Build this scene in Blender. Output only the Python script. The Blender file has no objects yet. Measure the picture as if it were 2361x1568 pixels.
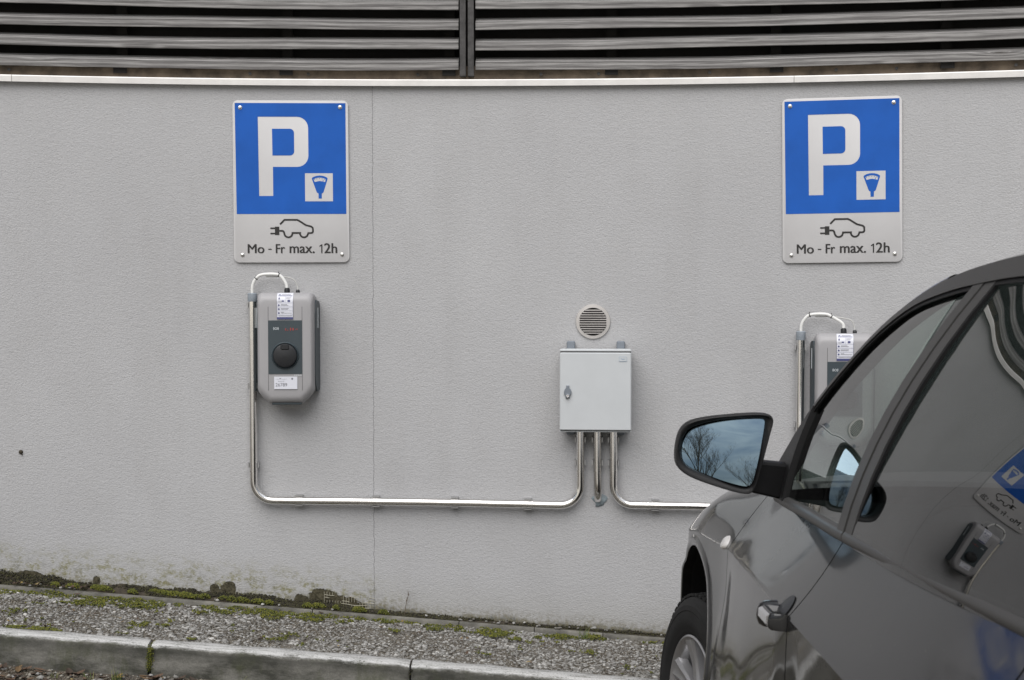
import bpy, math, random
import numpy as np
from mathutils import Vector, Matrix
random.seed(7); RNG = np.random.default_rng(7)
C = bpy.context.scene.collection
R_ = math.radians
SC = bpy.context.scene
# ------------------------------------------------------------------ camera
EYE = 1.70
FPX = 3300.0                       # focal length in pixels of a 2361 px wide view
cam_d = bpy.data.cameras.new("camera"); cam = bpy.data.objects.new("camera", cam_d); C.objects.link(cam)
cam_d.sensor_width = 36.0; cam_d.lens = FPX/2361.0*36.0
PITCH = math.atan(134/3300.0)
cam.location = (0, 0, EYE); cam.rotation_euler = (math.pi/2-PITCH, 0, 0)
cam_d.clip_start = 0.05; cam_d.clip_end = 2000
cam_d.dof.use_dof = True; cam_d.dof.focus_distance = 6.1; cam_d.dof.aperture_fstop = 10.0
SC.camera = cam
# ------------------------------------------------------------------ light
SUN_EL, SUN_ROT = R_(50), R_(195)
w = bpy.data.worlds.new("World"); SC.world = w; w.use_nodes = True
nt = w.node_tree; nt.nodes.clear()
out = nt.nodes.new('ShaderNodeOutputWorld'); bg = nt.nodes.new('ShaderNodeBackground')
sky = nt.nodes.new('ShaderNodeTexSky'); sky.sky_type = 'NISHITA'; sky.sun_disc = False
sky.sun_elevation = SUN_EL; sky.sun_rotation = SUN_ROT; sky.air_density = 1.0; sky.dust_density = 1.5
tc = nt.nodes.new('ShaderNodeTexCoord'); mp = nt.nodes.new('ShaderNodeMapping'); mp.inputs['Scale'].default_value = (1.2, 1.2, 4.5)
nz = nt.nodes.new('ShaderNodeTexNoise'); nz.inputs['Scale'].default_value = 3.0; nz.inputs['Detail'].default_value = 7; nz.inputs['Roughness'].default_value = .55; nz.inputs['Distortion'].default_value = .35
rp = nt.nodes.new('ShaderNodeValToRGB'); rp.color_ramp.elements[0].position = .40; rp.color_ramp.elements[1].position = .60
mx = nt.nodes.new('ShaderNodeMixRGB'); mx.inputs[2].default_value = (9.0, 9.0, 9.1, 1)
L = nt.links
L.new(tc.outputs['Generated'], mp.inputs[0]); L.new(mp.outputs[0], nz.inputs['Vector']); L.new(nz.outputs['Fac'], rp.inputs[0])
mr = nt.nodes.new('ShaderNodeMath'); mr.operation = 'MULTIPLY_ADD'; mr.inputs[1].default_value = .80; mr.inputs[2].default_value = .12
L.new(rp.outputs[0], mr.inputs[0]); L.new(mr.outputs[0], mx.inputs[0]); sd = nt.nodes.new('ShaderNodeVectorMath'); sd.operation = 'SCALE'; sd.inputs['Scale'].default_value = .7; L.new(sky.outputs[0], sd.inputs[0]); L.new(sd.outputs[0], mx.inputs[1]); sx = nt.nodes.new('ShaderNodeSeparateXYZ'); L.new(tc.outputs['Generated'], sx.inputs[0])
er = nt.nodes.new('ShaderNodeMapRange'); er.inputs[1].default_value = .12; er.inputs[2].default_value = .75; er.inputs[3].default_value = .42; er.inputs[4].default_value = 1.5; L.new(sx.outputs[2], er.inputs[0])
vm = nt.nodes.new('ShaderNodeVectorMath'); vm.operation = 'SCALE'; L.new(mx.outputs[0], vm.inputs[0]); L.new(er.outputs[0], vm.inputs['Scale']); hz = nt.nodes.new('ShaderNodeMapRange'); hz.inputs[1].default_value = .0; hz.inputs[2].default_value = .13; hz.inputs[3].default_value = 1; hz.inputs[4].default_value = 0; L.new(sx.outputs[2], hz.inputs[0])
hm = nt.nodes.new('ShaderNodeMixRGB'); hm.inputs[2].default_value = (13.5, 12.6, 10.8, 1); L.new(hz.outputs[0], hm.inputs[0]); L.new(vm.outputs[0], hm.inputs[1]); L.new(hm.outputs[0], bg.inputs[0]); L.new(bg.outputs[0], out.inputs[0])
bg.inputs[1].default_value = 0.075
sun_d = bpy.data.lights.new("sun", 'SUN'); sun = bpy.data.objects.new("sun", sun_d); C.objects.link(sun)
sun_d.energy = 2.1; sun_d.angle = R_(60); sun_d.color = (1, .975, .955)
sdir = Vector((math.sin(SUN_ROT)*math.cos(SUN_EL), math.cos(SUN_ROT)*math.cos(SUN_EL), math.sin(SUN_EL)))
sun.rotation_euler = sdir.to_track_quat('Z', 'Y').to_euler()
vs = SC.view_settings; vs.view_transform = 'Standard'; vs.look = 'None'; vs.gamma = 1; vs.exposure = 0.60; vs.use_curve_mapping = False

# ------------------------------------------------------------------ node helpers
def newmat(name):
    m = bpy.data.materials.new(name); m.use_nodes = True
    return m, m.node_tree, m.node_tree.nodes['Principled BSDF']
def N(nt, typ, **kw):
    n = nt.nodes.new(typ)
    for k, v in kw.items():
        if k.startswith('_'): setattr(n, k[1:], v)
        else: n.inputs[k.replace('__', ' ')].default_value = v
    return n
def simple(name, col, rough=.5, metal=0, spec=.5, coat=0, bump=0, bscale=200, var=0, vscale=6):
    m, nt, b = newmat(name)
    b.inputs['Base Color'].default_value = (*col, 1); b.inputs['Roughness'].default_value = rough
    b.inputs['Metallic'].default_value = metal; b.inputs['Specular IOR Level'].default_value = spec
    if coat: b.inputs['Coat Weight'].default_value = coat; b.inputs['Coat Roughness'].default_value = .03
    tc = N(nt, 'ShaderNodeTexCoord')
    if bump:
        n = N(nt, 'ShaderNodeTexNoise', Scale=bscale, Detail=3.0); bp = N(nt, 'ShaderNodeBump', Strength=bump, Distance=.002)
        nt.links.new(tc.outputs['Object'], n.inputs['Vector']); nt.links.new(n.outputs['Fac'], bp.inputs['Height']); nt.links.new(bp.outputs[0], b.inputs['Normal'])
    if var:
        n = N(nt, 'ShaderNodeTexNoise', Scale=vscale, Detail=6.0, Roughness=.6)
        r = N(nt, 'ShaderNodeMapRange'); r.inputs[1].default_value = .3; r.inputs[2].default_value = .7; r.inputs[3].default_value = 1-var; r.inputs[4].default_value = 1+var
        mm = N(nt, 'ShaderNodeVectorMath', _operation='SCALE'); mm.inputs[0].default_value = col
        nt.links.new(tc.outputs['Object'], n.inputs['Vector']); nt.links.new(n.outputs['Fac'], r.inputs[0]); nt.links.new(r.outputs[0], mm.inputs['Scale']); nt.links.new(mm.outputs[0], b.inputs['Base Color'])
    return m
def ramp(nt, stops):
    r = nt.nodes.new('ShaderNodeValToRGB'); cr = r.color_ramp
    while len(cr.elements) < len(stops): cr.elements.new(.5)
    for e, (p, c) in zip(cr.elements, stops):
        e.position = p; e.color = (c, c, c, 1) if isinstance(c, (int, float)) else (*c, 1)
    return r
def mixc(nt, fac, a, b, mode='MIX'):
    n = nt.nodes.new('ShaderNodeMixRGB'); n.blend_type = mode
    for i, v in ((0, fac), (1, a), (2, b)):
        if isinstance(v, (int, float)): n.inputs[i].default_value = v if i == 0 else (v, v, v, 1)
        elif isinstance(v, tuple): n.inputs[i].default_value = (*v, 1)
        else: nt.links.new(v, n.inputs[i])
    return n.outputs[0]
def math_(nt, op, a, b=0.0, c=None, clamp=False):
    n = nt.nodes.new('ShaderNodeMath'); n.operation = op; n.use_clamp = clamp
    for i, v in enumerate((a, b, c)):
        if v is None: continue
        if isinstance(v, (int, float)): n.inputs[i].default_value = v
        else: nt.links.new(v, n.inputs[i])
    return n.outputs[0]

# ------------------------------------------------------------------ mesh helpers
class MB:
    def __init__(s): s.v = []; s.f = []; s.uv = None
    def add(s, vs, fs):
        o = len(s.v); s.v += [tuple(map(float, v)) for v in vs]; s.f += [tuple(i+o for i in f) for f in fs]; return s
    def box(s, x0, x1, y0, y1, z0, z1, bev=0):
        if bev <= 0:
            return s.add([(x0,y0,z0),(x1,y0,z0),(x1,y1,z0),(x0,y1,z0),(x0,y0,z1),(x1,y0,z1),(x1,y1,z1),(x0,y1,z1)],
                  [(0,3,2,1),(4,5,6,7),(0,1,5,4),(1,2,6,5),(2,3,7,6),(3,0,4,7)])
        b = bev; loops = []
        for (ix, z) in ((b, z0), (0, z0+b), (0, z1-b), (b, z1)):
            X0, X1, Y0, Y1 = x0+ix, x1-ix, y0+ix, y1-ix
            loops.append([(X0+b,Y0,z),(X1-b,Y0,z),(X1,Y0+b,z),(X1,Y1-b,z),(X1-b,Y1,z),(X0+b,Y1,z),(X0,Y1-b,z),(X0,Y0+b,z)])
        return s.loft(loops, cap=True)
    def loft(s, loops, closed=True, cap=False):
        n = len(loops[0]); o = len(s.v)
        for l in loops: s.v += [tuple(map(float, p)) for p in l]
        for i in range(len(loops)-1):
            for j in range(n if closed else n-1):
                k = (j+1) % n
                s.f.append((o+i*n+j, o+i*n+k, o+(i+1)*n+k, o+(i+1)*n+j))
        if cap:
            s.f.append(tuple(o+j for j in reversed(range(n)))); s.f.append(tuple(o+(len(loops)-1)*n+j for j in range(n)))
        return s
    def grid(s, P):                                        # P[i][j] points
        return s.loft(P, closed=False)
    def tube(s, path, r, n=16, cap=True, flat=None):
        path = [Vector(p) for p in path]; m = len(path)
        rs = r if hasattr(r, '__len__') else [r]*m
        t0 = (path[1]-path[0]).normalized(); up = Vector((0,0,1)) if abs(t0.z) < .9 else Vector((0,-1,0))
        a = t0.cross(up).normalized(); loops = []
        for i, p in enumerate(path):
            t = (path[min(i+1,m-1)]-path[max(i-1,0)]).normalized()
            a = (a-t*a.dot(t)).normalized(); b = t.cross(a)
            loops.append([p+(a*math.cos(q)+b*math.sin(q))*rs[i] for q in [2*math.pi*k/n for k in range(n)]])
        return s.loft(loops, cap=cap)
    def lathe(s, prof, n=48, axis='y', c=(0,0,0)):         # prof: (radius, along)
        loops = []
        for (r, a) in prof:
            l = []
            for k in range(n):
                q = 2*math.pi*k/n; u, v = r*math.cos(q), r*math.sin(q)
                p = {'y': (u, a, v), 'x': (a, u, v), 'z': (u, v, a)}[axis]
                l.append((p[0]+c[0], p[1]+c[1], p[2]+c[2]))
            loops.append(l)
        return s.loft(loops, cap=False)
    def disc(s, r, y, c=(0,0), n=48):
        return s.add([(c[0]+r*math.cos(2*math.pi*k/n), y, c[1]+r*math.sin(2*math.pi*k/n)) for k in range(n)], [tuple(range(n))])
    def build(s, name, mat, parent=None, smooth=35, mtx=None):
        me = bpy.data.meshes.new(name); me.from_pydata(s.v, [], s.f)
        if s.uv is not None:
            uvl = me.uv_layers.new(name='UVMap'); a = np.array(s.uv, dtype=np.float32)
            idx = np.zeros(len(me.loops), dtype=np.int32); me.loops.foreach_get('vertex_index', idx)
            uvl.data.foreach_set('uv', a[idx].ravel())
        me.materials.append(mat)
        if smooth:
            me.polygons.foreach_set('use_smooth', [True]*len(me.polygons)); me.set_sharp_from_angle(angle=R_(smooth))
        me.validate(); me.update()
        o = bpy.data.objects.new(name, me); C.objects.link(o)
        if parent: o.parent = parent
        if mtx: o.matrix_local = mtx
        return o
def tag(o, label=None, cat=None, group=None, kind=None):
    for k, v in (('label', label), ('category', cat), ('group', group), ('kind', kind)):
        if v: o[k] = v
    return o
def empty(name, loc, rot=(0,0,0)):
    o = bpy.data.objects.new(name, None); C.objects.link(o); o.location = loc; o.rotation_euler = rot; o.empty_display_size = .1; return o
def curve_mesh(loops=None, text=None, size=1.0, spacing=1.0):      # filled outline / lettering -> verts (x, y), faces
    if text is not None:
        cu = bpy.data.curves.new('t', 'FONT'); cu.body = text; cu.size = size; cu.space_character = spacing; cu.resolution_u = 4
    else:
        cu = bpy.data.curves.new('c', 'CURVE'); cu.dimensions = '2D'; cu.fill_mode = 'BOTH'
        for l in loops:
            sp = cu.splines.new('POLY'); sp.points.add(len(l)-1); sp.use_cyclic_u = True
            for p, q in zip(sp.points, l): p.co = (q[0], q[1], 0, 1)
    o = bpy.data.objects.new('tmp', cu); C.objects.link(o)
    bpy.context.view_layer.update(); dg = bpy.context.evaluated_depsgraph_get()
    me = o.evaluated_get(dg).to_mesh()
    vs = [(v.co.x, v.co.y) for v in me.vertices]; fs = [tuple(p.vertices) for p in me.polygons]
    o.evaluated_get(dg).to_mesh_clear(); bpy.data.objects.remove(o); bpy.data.curves.remove(cu)
    return vs, fs
def put2d(mb, vf, y):                                       # XZ plane facing -Y
    vs, fs = vf; mb.add([(x, y, z) for x, z in vs], fs); return mb
def fit_text(text, x0, x1, z0, z1=None):
    vs, fs = curve_mesh(text=text); a = np.array(vs); mn, mxx = a.min(0), a.max(0)
    sx = (x1-x0)/(mxx[0]-mn[0]); sz = sx if z1 is None else (z1-z0)/(mxx[1]-mn[1])
    return [(x0+(x-mn[0])*sx, z0+(z-mn[1])*sz) for x, z in vs], fs
def stroke(pts, wd, closed=False):
    P = [Vector(p) for p in pts]; n = len(P); Lf, Rt = [], []
    for i in range(n):
        a = P[i]-P[i-1] if i else P[1]-P[0]; b = P[i+1]-P[i] if i < n-1 else P[-1]-P[-2]
        a.normalize(); b.normalize(); t = (a+b).normalized(); nn = Vector((-t.y, t.x)); k = wd/2/max(.4, nn.dot(Vector((-a.y, a.x))))
        Lf.append(P[i]+nn*k); Rt.append(P[i]-nn*k)
    vs = [tuple(p) for p in Lf+Rt]; fs = [(i, i+1, n+i+1, n+i) for i in range(n-1)]
    return vs, fs
def arc(cx, cy, r, a0, a1, n=8): return [(cx+r*math.cos(R_(a0+(a1-a0)*k/n)), cy+r*math.sin(R_(a0+(a1-a0)*k/n))) for k in range(n+1)]
def rrect(x0, x1, y0, y1, r, n=6): return arc(x1-r,y1-r,r,0,90,n)+arc(x0+r,y1-r,r,90,180,n)+arc(x0+r,y0+r,r,180,270,n)+arc(x1-r,y0+r,r,270,360,n)
def at(px, py, Y):                                          # point seen at a pixel, at depth Y
    x = (px-1180.5)/FPX; y = (784-py)/FPX
    d = Vector((x, math.cos(PITCH)+y*math.sin(PITCH), -math.sin(PITCH)+y*math.cos(PITCH)))
    return d*(Y/d.y)+Vector((0,0,EYE))
# ------------------------------------------------------------------ the curved wall and the sloping ground
RW, XC, YC = 11.0, -.35, -4.75
def Wp(s, z, off=0.0):
    th = s/RW; r = RW-off
    return Vector((XC+r*math.sin(th), YC+r*math.cos(th), z))
def wall_empty(name, s, z, roll=0): 
    return empty(name, Wp(s, z, 0), (0, roll, -s/RW))       # local +x right along the wall, +y into it, +z up
def gz(x):
    x = min(max(x, -6.0), 3.2)
    return .194-.0737*x+.0109*x*x
def sstep(a, b, x):
    t = min(max((x-a)/(b-a), 0), 1); return t*t*(3-2*t)
R_KERB = 10.30
def road_z(x, y):
    r = math.hypot(x-XC, y-YC); return gz(x)-.115-.036*sstep(0, .9, (R_KERB-.12-r))
# ------------------------------------------------------------------ materials
def plaster():
    m, nt, b = newmat('plaster'); lk = nt.links
    tc = N(nt, 'ShaderNodeTexCoord'); uv = tc.outputs['UV']
    sep = N(nt, 'ShaderNodeSeparateXYZ'); lk.new(uv, sep.inputs[0]); u, h = sep.outputs[0], sep.outputs[1]
    def noise(sc, det=4, rough=.55, scale=(1,1,1), dist=0, loc=(0,0,0)):
        mp = N(nt, 'ShaderNodeMapping'); mp.inputs['Scale'].default_value = scale; mp.inputs['Location'].default_value = loc
        lk.new(uv, mp.inputs[0]); n = N(nt, 'ShaderNodeTexNoise', Scale=float(sc), Detail=float(det), Roughness=rough, Distortion=float(dist)); lk.new(mp.outputs[0], n.inputs['Vector']); return n.outputs['Fac']
    # base colour, faint mottling and rain streaks
    big = noise(.9, 5, .6); mid = noise(7, 5, .65, (1, .6, 1)); grain = noise(210, 2, .6, (.55, 1, 1))
    c = mixc(nt, ramp_out(nt, big, [(.3, 0), (.7, 1)]), (.375,.375,.380), (.413,.414,.417))
    c = mixc(nt, math_(nt, 'MULTIPLY', ramp_out(nt, mid, [(.45, 0), (.75, 1)]), .22), c, (.33,.325,.32)); c = mixc(nt, math_(nt, 'MULTIPLY', ramp_out(nt, noise(5, 5, .65, (1, .12, 1), 0, (7,1,0)), [(.5, 0), (.72, 1)]), .16), c, (.27,.265,.26))
    c = mixc(nt, math_(nt, 'MULTIPLY', ramp_out(nt, grain, [(.30, 1), (.5, 0)]), .30), c, (.22,.22,.22))
    streak = noise(9, 4, .6, (1, .05, 1)); 
    # height masks
    def hmask(lo, hi): 
        r = N(nt, 'ShaderNodeMapRange', _interpolation_type='SMOOTHSTEP'); r.inputs[1].default_value = lo; r.inputs[2].default_value = hi; r.inputs[3].default_value = 1; r.inputs[4].default_value = 0; lk.new(h, r.inputs[0]); return r.outputs[0]
    def umask(lo, hi):                                     # 1 left of lo, 0 right of hi
        r = N(nt, 'ShaderNodeMapRange', _interpolation_type='SMOOTHSTEP'); r.inputs[1].default_value = lo; r.inputs[2].default_value = hi; r.inputs[3].default_value = 1; r.inputs[4].default_value = 0; lk.new(u, r.inputs[0]); return r.outputs[0]
    damp = math_(nt, 'MULTIPLY', hmask(.0, .22), .4); c = mixc(nt, damp, c, (.30,.295,.27))
    # yellow green algae spots, left half mostly
    n1 = noise(16, 6, .7, (1, 1.4, 1)); n1b = noise(60, 5, .7)
    alg = math_(nt, 'MULTIPLY', ramp_out(nt, n1, [(.46, 0), (.58, 1)]), ramp_out(nt, n1b, [(.40, 0), (.56, 1)]))
    band = math_(nt, 'MULTIPLY', hmask(.07, .22), umask(-.42, -.05))
    c = mixc(nt, math_(nt, 'MULTIPLY', math_(nt, 'MULTIPLY', alg, band), .8), c, (.17,.16,.055))
    n2 = noise(11, 6, .75, (1, 1, 1), 0, (4.3, 2.2, 0)); dk = math_(nt, 'MULTIPLY', ramp_out(nt, n2, [(.48, 0), (.66, 1)]), math_(nt, 'MULTIPLY', hmask(.05, .19), ramp_out(nt, n1b, [(.35, 0), (.6, 1)])))
    c = mixc(nt, math_(nt, 'MULTIPLY', dk, math_(nt, 'MULTIPLY_ADD', umask(-.35, 0), .6, .15)), c, (.13,.13,.115))
    # dark damp foot with uneven top edge
    n3 = noise(5, 7, .75); foot_h = math_(nt, 'ADD', h, math_(nt, 'MULTIPLY', math_(nt, 'SUBTRACT', n3, .5), -.13))
    r = N(nt, 'ShaderNodeMapRange'); r.inputs[1].default_value = .012; r.inputs[2].default_value = .034; r.inputs[3].default_value = 1; r.inputs[4].default_value = 0; lk.new(foot_h, r.inputs[0])
    c = mixc(nt, math_(nt, 'MULTIPLY', r.outputs[0], .85), c, mixc(nt, ramp_out(nt, n1b, [(.4, 0), (.6, 1)]), (.06,.06,.045), (.15,.14,.10)))
    r2 = N(nt, 'ShaderNodeMapRange'); r2.inputs[1].default_value = .02; r2.inputs[2].default_value = .075; r2.inputs[3].default_value = 1; r2.inputs[4].default_value = 0; lk.new(foot_h, r2.inputs[0])
    c = mixc(nt, math_(nt, 'MULTIPLY', r2.outputs[0], math_(nt, 'MULTIPLY', ramp_out(nt, n1b, [(.42, 0), (.6, 1)]), .7)), c, (.14,.125,.075))
    # patches where the render has come off the insulation
    patches = [(-.952, .054, .020, .024), (-.888, .056, .034, .030), (-.90, .030, .085, .020), (-1.455, .044, .017, .024), (-.475, .048, .075, .040), (-.40, .034, .085, .032), (-.57, .032, .034, .028), (-1.30,.02,.09,.02), (-1.72,.03,.08,.03), (-.44,.02,.15,.03), (-.93,.015,.10,.025)]; tot = None; wob = math_(nt, 'ADD', math_(nt, 'MULTIPLY', noise(11, 4, .6), .6), math_(nt, 'MULTIPLY', noise(45, 4, .7), .4))
    for (pu, ph, ru, rh) in patches:
        a = math_(nt, 'DIVIDE', math_(nt, 'SUBTRACT', u, pu), ru); bb = math_(nt, 'DIVIDE', math_(nt, 'SUBTRACT', h, ph), rh)
        d = math_(nt, 'ADD', math_(nt, 'MULTIPLY', a, a), math_(nt, 'MULTIPLY', bb, bb))
        d = math_(nt, 'ADD', d, math_(nt, 'MULTIPLY', math_(nt, 'SUBTRACT', wob, .5), 3.6))
        tot = d if tot is None else math_(nt, 'MINIMUM', tot, d)
    pm = ramp_out(nt, math_(nt, 'MULTIPLY', tot, .5), [(.46, 1), (.52, 0)])
    pc = mixc(nt, ramp_out(nt, n1b, [(.35, 0), (.65, 1)]), (.022,.020,.011), (.095,.085,.055))
    c = mixc(nt, pm, c, pc)
    rim = ramp_out(nt, math_(nt, 'MULTIPLY', tot, .5), [(.52, 0), (.54, 1), (.58, 0)])
    c = mixc(nt, math_(nt, 'MULTIPLY', rim, .5), c, (.10,.10,.09))
    # hairline expansion crack and small cracks
    w1 = noise(18, 4, .7, (0, 1, 1))
    cu = math_(nt, 'ABSOLUTE', math_(nt, 'ADD', math_(nt, 'SUBTRACT', u, -.256), math_(nt, 'MULTIPLY', math_(nt, 'SUBTRACT', w1, .5), .018)))
    cr = ramp_out(nt, math_(nt, 'MULTIPLY', cu, 100), [(.07, 1), (.17, 0)]); c = mixc(nt, math_(nt, 'MULTIPLY', cr, .55), c, (.06,.06,.06))
    lk.new(c, b.inputs['Base Color']); b.inputs['Roughness'].default_value = .92; b.inputs['Specular IOR Level'].default_value = .2
    bh = math_(nt, 'ADD', math_(nt, 'MULTIPLY', noise(165, 3, .6, (.72, 1, 1), .3), .0062), math_(nt, 'MULTIPLY', noise(60, 3, .6, (.8, 1, 1)), .0045))
    bh = math_(nt, 'ADD', bh, math_(nt, 'MULTIPLY', pm, -.012)); bh = math_(nt, 'ADD', bh, math_(nt, 'MULTIPLY', cr, -.002))
    bp = N(nt, 'ShaderNodeBump', Strength=.45, Distance=1.0); lk.new(bh, bp.inputs['Height']); lk.new(bp.outputs[0], b.inputs['Normal'])
    return m
def ramp_out(nt, src, stops):
    r = ramp(nt, stops); nt.links.new(src, r.inputs[0]); return r.outputs[0]
def wood():
    m, nt, b = newmat('weathered_wood'); lk = nt.links
    tc = N(nt, 'ShaderNodeTexCoord'); oi = N(nt, 'ShaderNodeObjectInfo')
    add = N(nt, 'ShaderNodeVectorMath', _operation='ADD'); sc = N(nt, 'ShaderNodeVectorMath', _operation='SCALE'); sc.inputs[0].default_value = (31, 17, 5)
    lk.new(oi.outputs['Random'], sc.inputs['Scale']); lk.new(tc.outputs['UV'], add.inputs[0]); lk.new(sc.outputs[0], add.inputs[1])
    def noise(scale, s, det=5, rough=.6, dist=0):
        mp = N(nt, 'ShaderNodeMapping'); mp.inputs['Scale'].default_value = scale; lk.new(add.outputs[0], mp.inputs[0])
        n = N(nt, 'ShaderNodeTexNoise', Scale=float(s), Detail=float(det), Roughness=rough, Distortion=float(dist)); lk.new(mp.outputs[0], n.inputs['Vector']); return n.outputs['Fac']
    warp = noise((1, 1, 1), 1.3, 3)
    mp = N(nt, 'ShaderNodeMapping'); mp.inputs['Scale'].default_value = (2.2, 26, 1); lk.new(add.outputs[0], mp.inputs[0])
    # knots
    vo = N(nt, 'ShaderNodeTexVoronoi', Scale=1.5); mpk = N(nt, 'ShaderNodeMapping'); mpk.inputs['Scale'].default_value = (1, 5.5, 1); lk.new(add.outputs[0], mpk.inputs[0]); lk.new(mpk.outputs[0], vo.inputs['Vector'])
    knot = ramp_out(nt, vo.outputs['Distance'], [(.03, 1), (.075, .35), (.20, 0)])
    vv = N(nt, 'ShaderNodeSeparateXYZ'); lk.new(mp.outputs[0], vv.inputs[0])
    yy = math_(nt, 'ADD', vv.outputs[1], math_(nt, 'ADD', math_(nt, 'MULTIPLY', warp, .9), math_(nt, 'MULTIPLY', knot, 1.6)))
    g = math_(nt, 'SINE', math_(nt, 'MULTIPLY', yy, 11.0)); fine = noise((1.6, 75, 1), 3, 5, .72)
    g2 = math_(nt, 'ADD', math_(nt, 'MULTIPLY', g, .10), math_(nt, 'MULTIPLY', fine, .92))
    big = noise((1.6, 9, 1), 2.2, 5)
    c = ramp_out(nt, g2, [(.24, (.06,.056,.054)), (.42, (.165,.16,.155)), (.60, (.33,.322,.312))])
    c = mixc(nt, ramp_out(nt, big, [(.35, 0), (.7, .55)]), c, (.13,.125,.122))
    c = mixc(nt, math_(nt, 'MULTIPLY', ramp_out(nt, vo.outputs['Distance'], [(.02, 1), (.07, 0)]), .85), c, (.05,.045,.04))
    lk.new(c, b.inputs['Base Color']); b.inputs['Roughness'].default_value = .85; b.inputs['Specular IOR Level'].default_value = .25
    bp = N(nt, 'ShaderNodeBump', Strength=.5, Distance=.002); lk.new(g2, bp.inputs['Height']); lk.new(bp.outputs[0], b.inputs['Normal'])
    return m
def gravel_sheet(name, cols, green=.5, brown=.4):
    m, nt, b = newmat(name); lk = nt.links
    tc = N(nt, 'ShaderNodeTexCoord'); v = N(nt, 'ShaderNodeTexVoronoi', Scale=140.0); v2 = N(nt, 'ShaderNodeTexVoronoi', Scale=330.0)
    lk.new(tc.outputs['Object'], v.inputs['Vector']); lk.new(tc.outputs['Object'], v2.inputs['Vector'])
    s = N(nt, 'ShaderNodeSeparateColor'); lk.new(v.outputs['Color'], s.inputs[0])
    c = ramp_out(nt, s.outputs[0], [(0, cols[0]), (.5, cols[1]), (1, cols[2])])
    s2 = N(nt, 'ShaderNodeSeparateColor'); lk.new(v2.outputs['Color'], s2.inputs[0])
    c = mixc(nt, .45, c, ramp_out(nt, s2.outputs[1], [(0, cols[0]), (1, cols[2])]))
    c = mixc(nt, ramp_out(nt, v.outputs['Distance'], [(.25, 0), (.7, .8)]), c, (.04,.035,.028))
    n = N(nt, 'ShaderNodeTexNoise', Scale=4.5, Detail=6.0, Roughness=.7); lk.new(tc.outputs['Object'], n.inputs['Vector'])
    c = mixc(nt, ramp_out(nt, n.outputs['Fac'], [(.42, 0), (.62, brown)]), c, (.085,.06,.035))
    n2 = N(nt, 'ShaderNodeTexNoise', Scale=9.0, Detail=7.0, Roughness=.75); lk.new(tc.outputs['Object'], n2.inputs['Vector'])
    c = mixc(nt, ramp_out(nt, n2.outputs['Fac'], [(.55, 0), (.68, green)]), c, (.07,.09,.02))
    if name == 'soil_and_grit':                            # unseen parking ground farther out, paled to gravel tones to brighten pipe reflections
        sy = N(nt, 'ShaderNodeSeparateXYZ'); lk.new(tc.outputs['Object'], sy.inputs[0]); fr = N(nt, 'ShaderNodeMapRange', _interpolation_type='SMOOTHSTEP'); fr.inputs[1].default_value = 4.2; fr.inputs[2].default_value = 1.5; lk.new(sy.outputs[1], fr.inputs[0])
        c = mixc(nt, fr.outputs[0], c, mixc(nt, s2.outputs[1], (.30,.285,.255), (.46,.44,.40)))
    lk.new(c, b.inputs['Base Color']); b.inputs['Roughness'].default_value = .9
    bp = N(nt, 'ShaderNodeBump', Strength=.9, Distance=.006); bp.invert = True; lk.new(v.outputs['Distance'], bp.inputs['Height']); lk.new(bp.outputs[0], b.inputs['Normal'])
    return m
def island(name, stops, rough=.85, extra=None):
    m, nt, b = newmat(name); g = N(nt, 'ShaderNodeNewGeometry')
    c = ramp_out(nt, g.outputs['Random Per Island'], stops)
    tc = N(nt, 'ShaderNodeTexCoord'); n = N(nt, 'ShaderNodeTexNoise', Scale=160.0, Detail=4.0); nt.links.new(tc.outputs['Object'], n.inputs['Vector'])
    c = mixc(nt, .35, c, ramp_out(nt, n.outputs['Fac'], [(.3, .25), (.7, .9)]), 'MULTIPLY')
    nt.links.new(c, b.inputs['Base Color']); b.inputs['Roughness'].default_value = rough; return m
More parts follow.
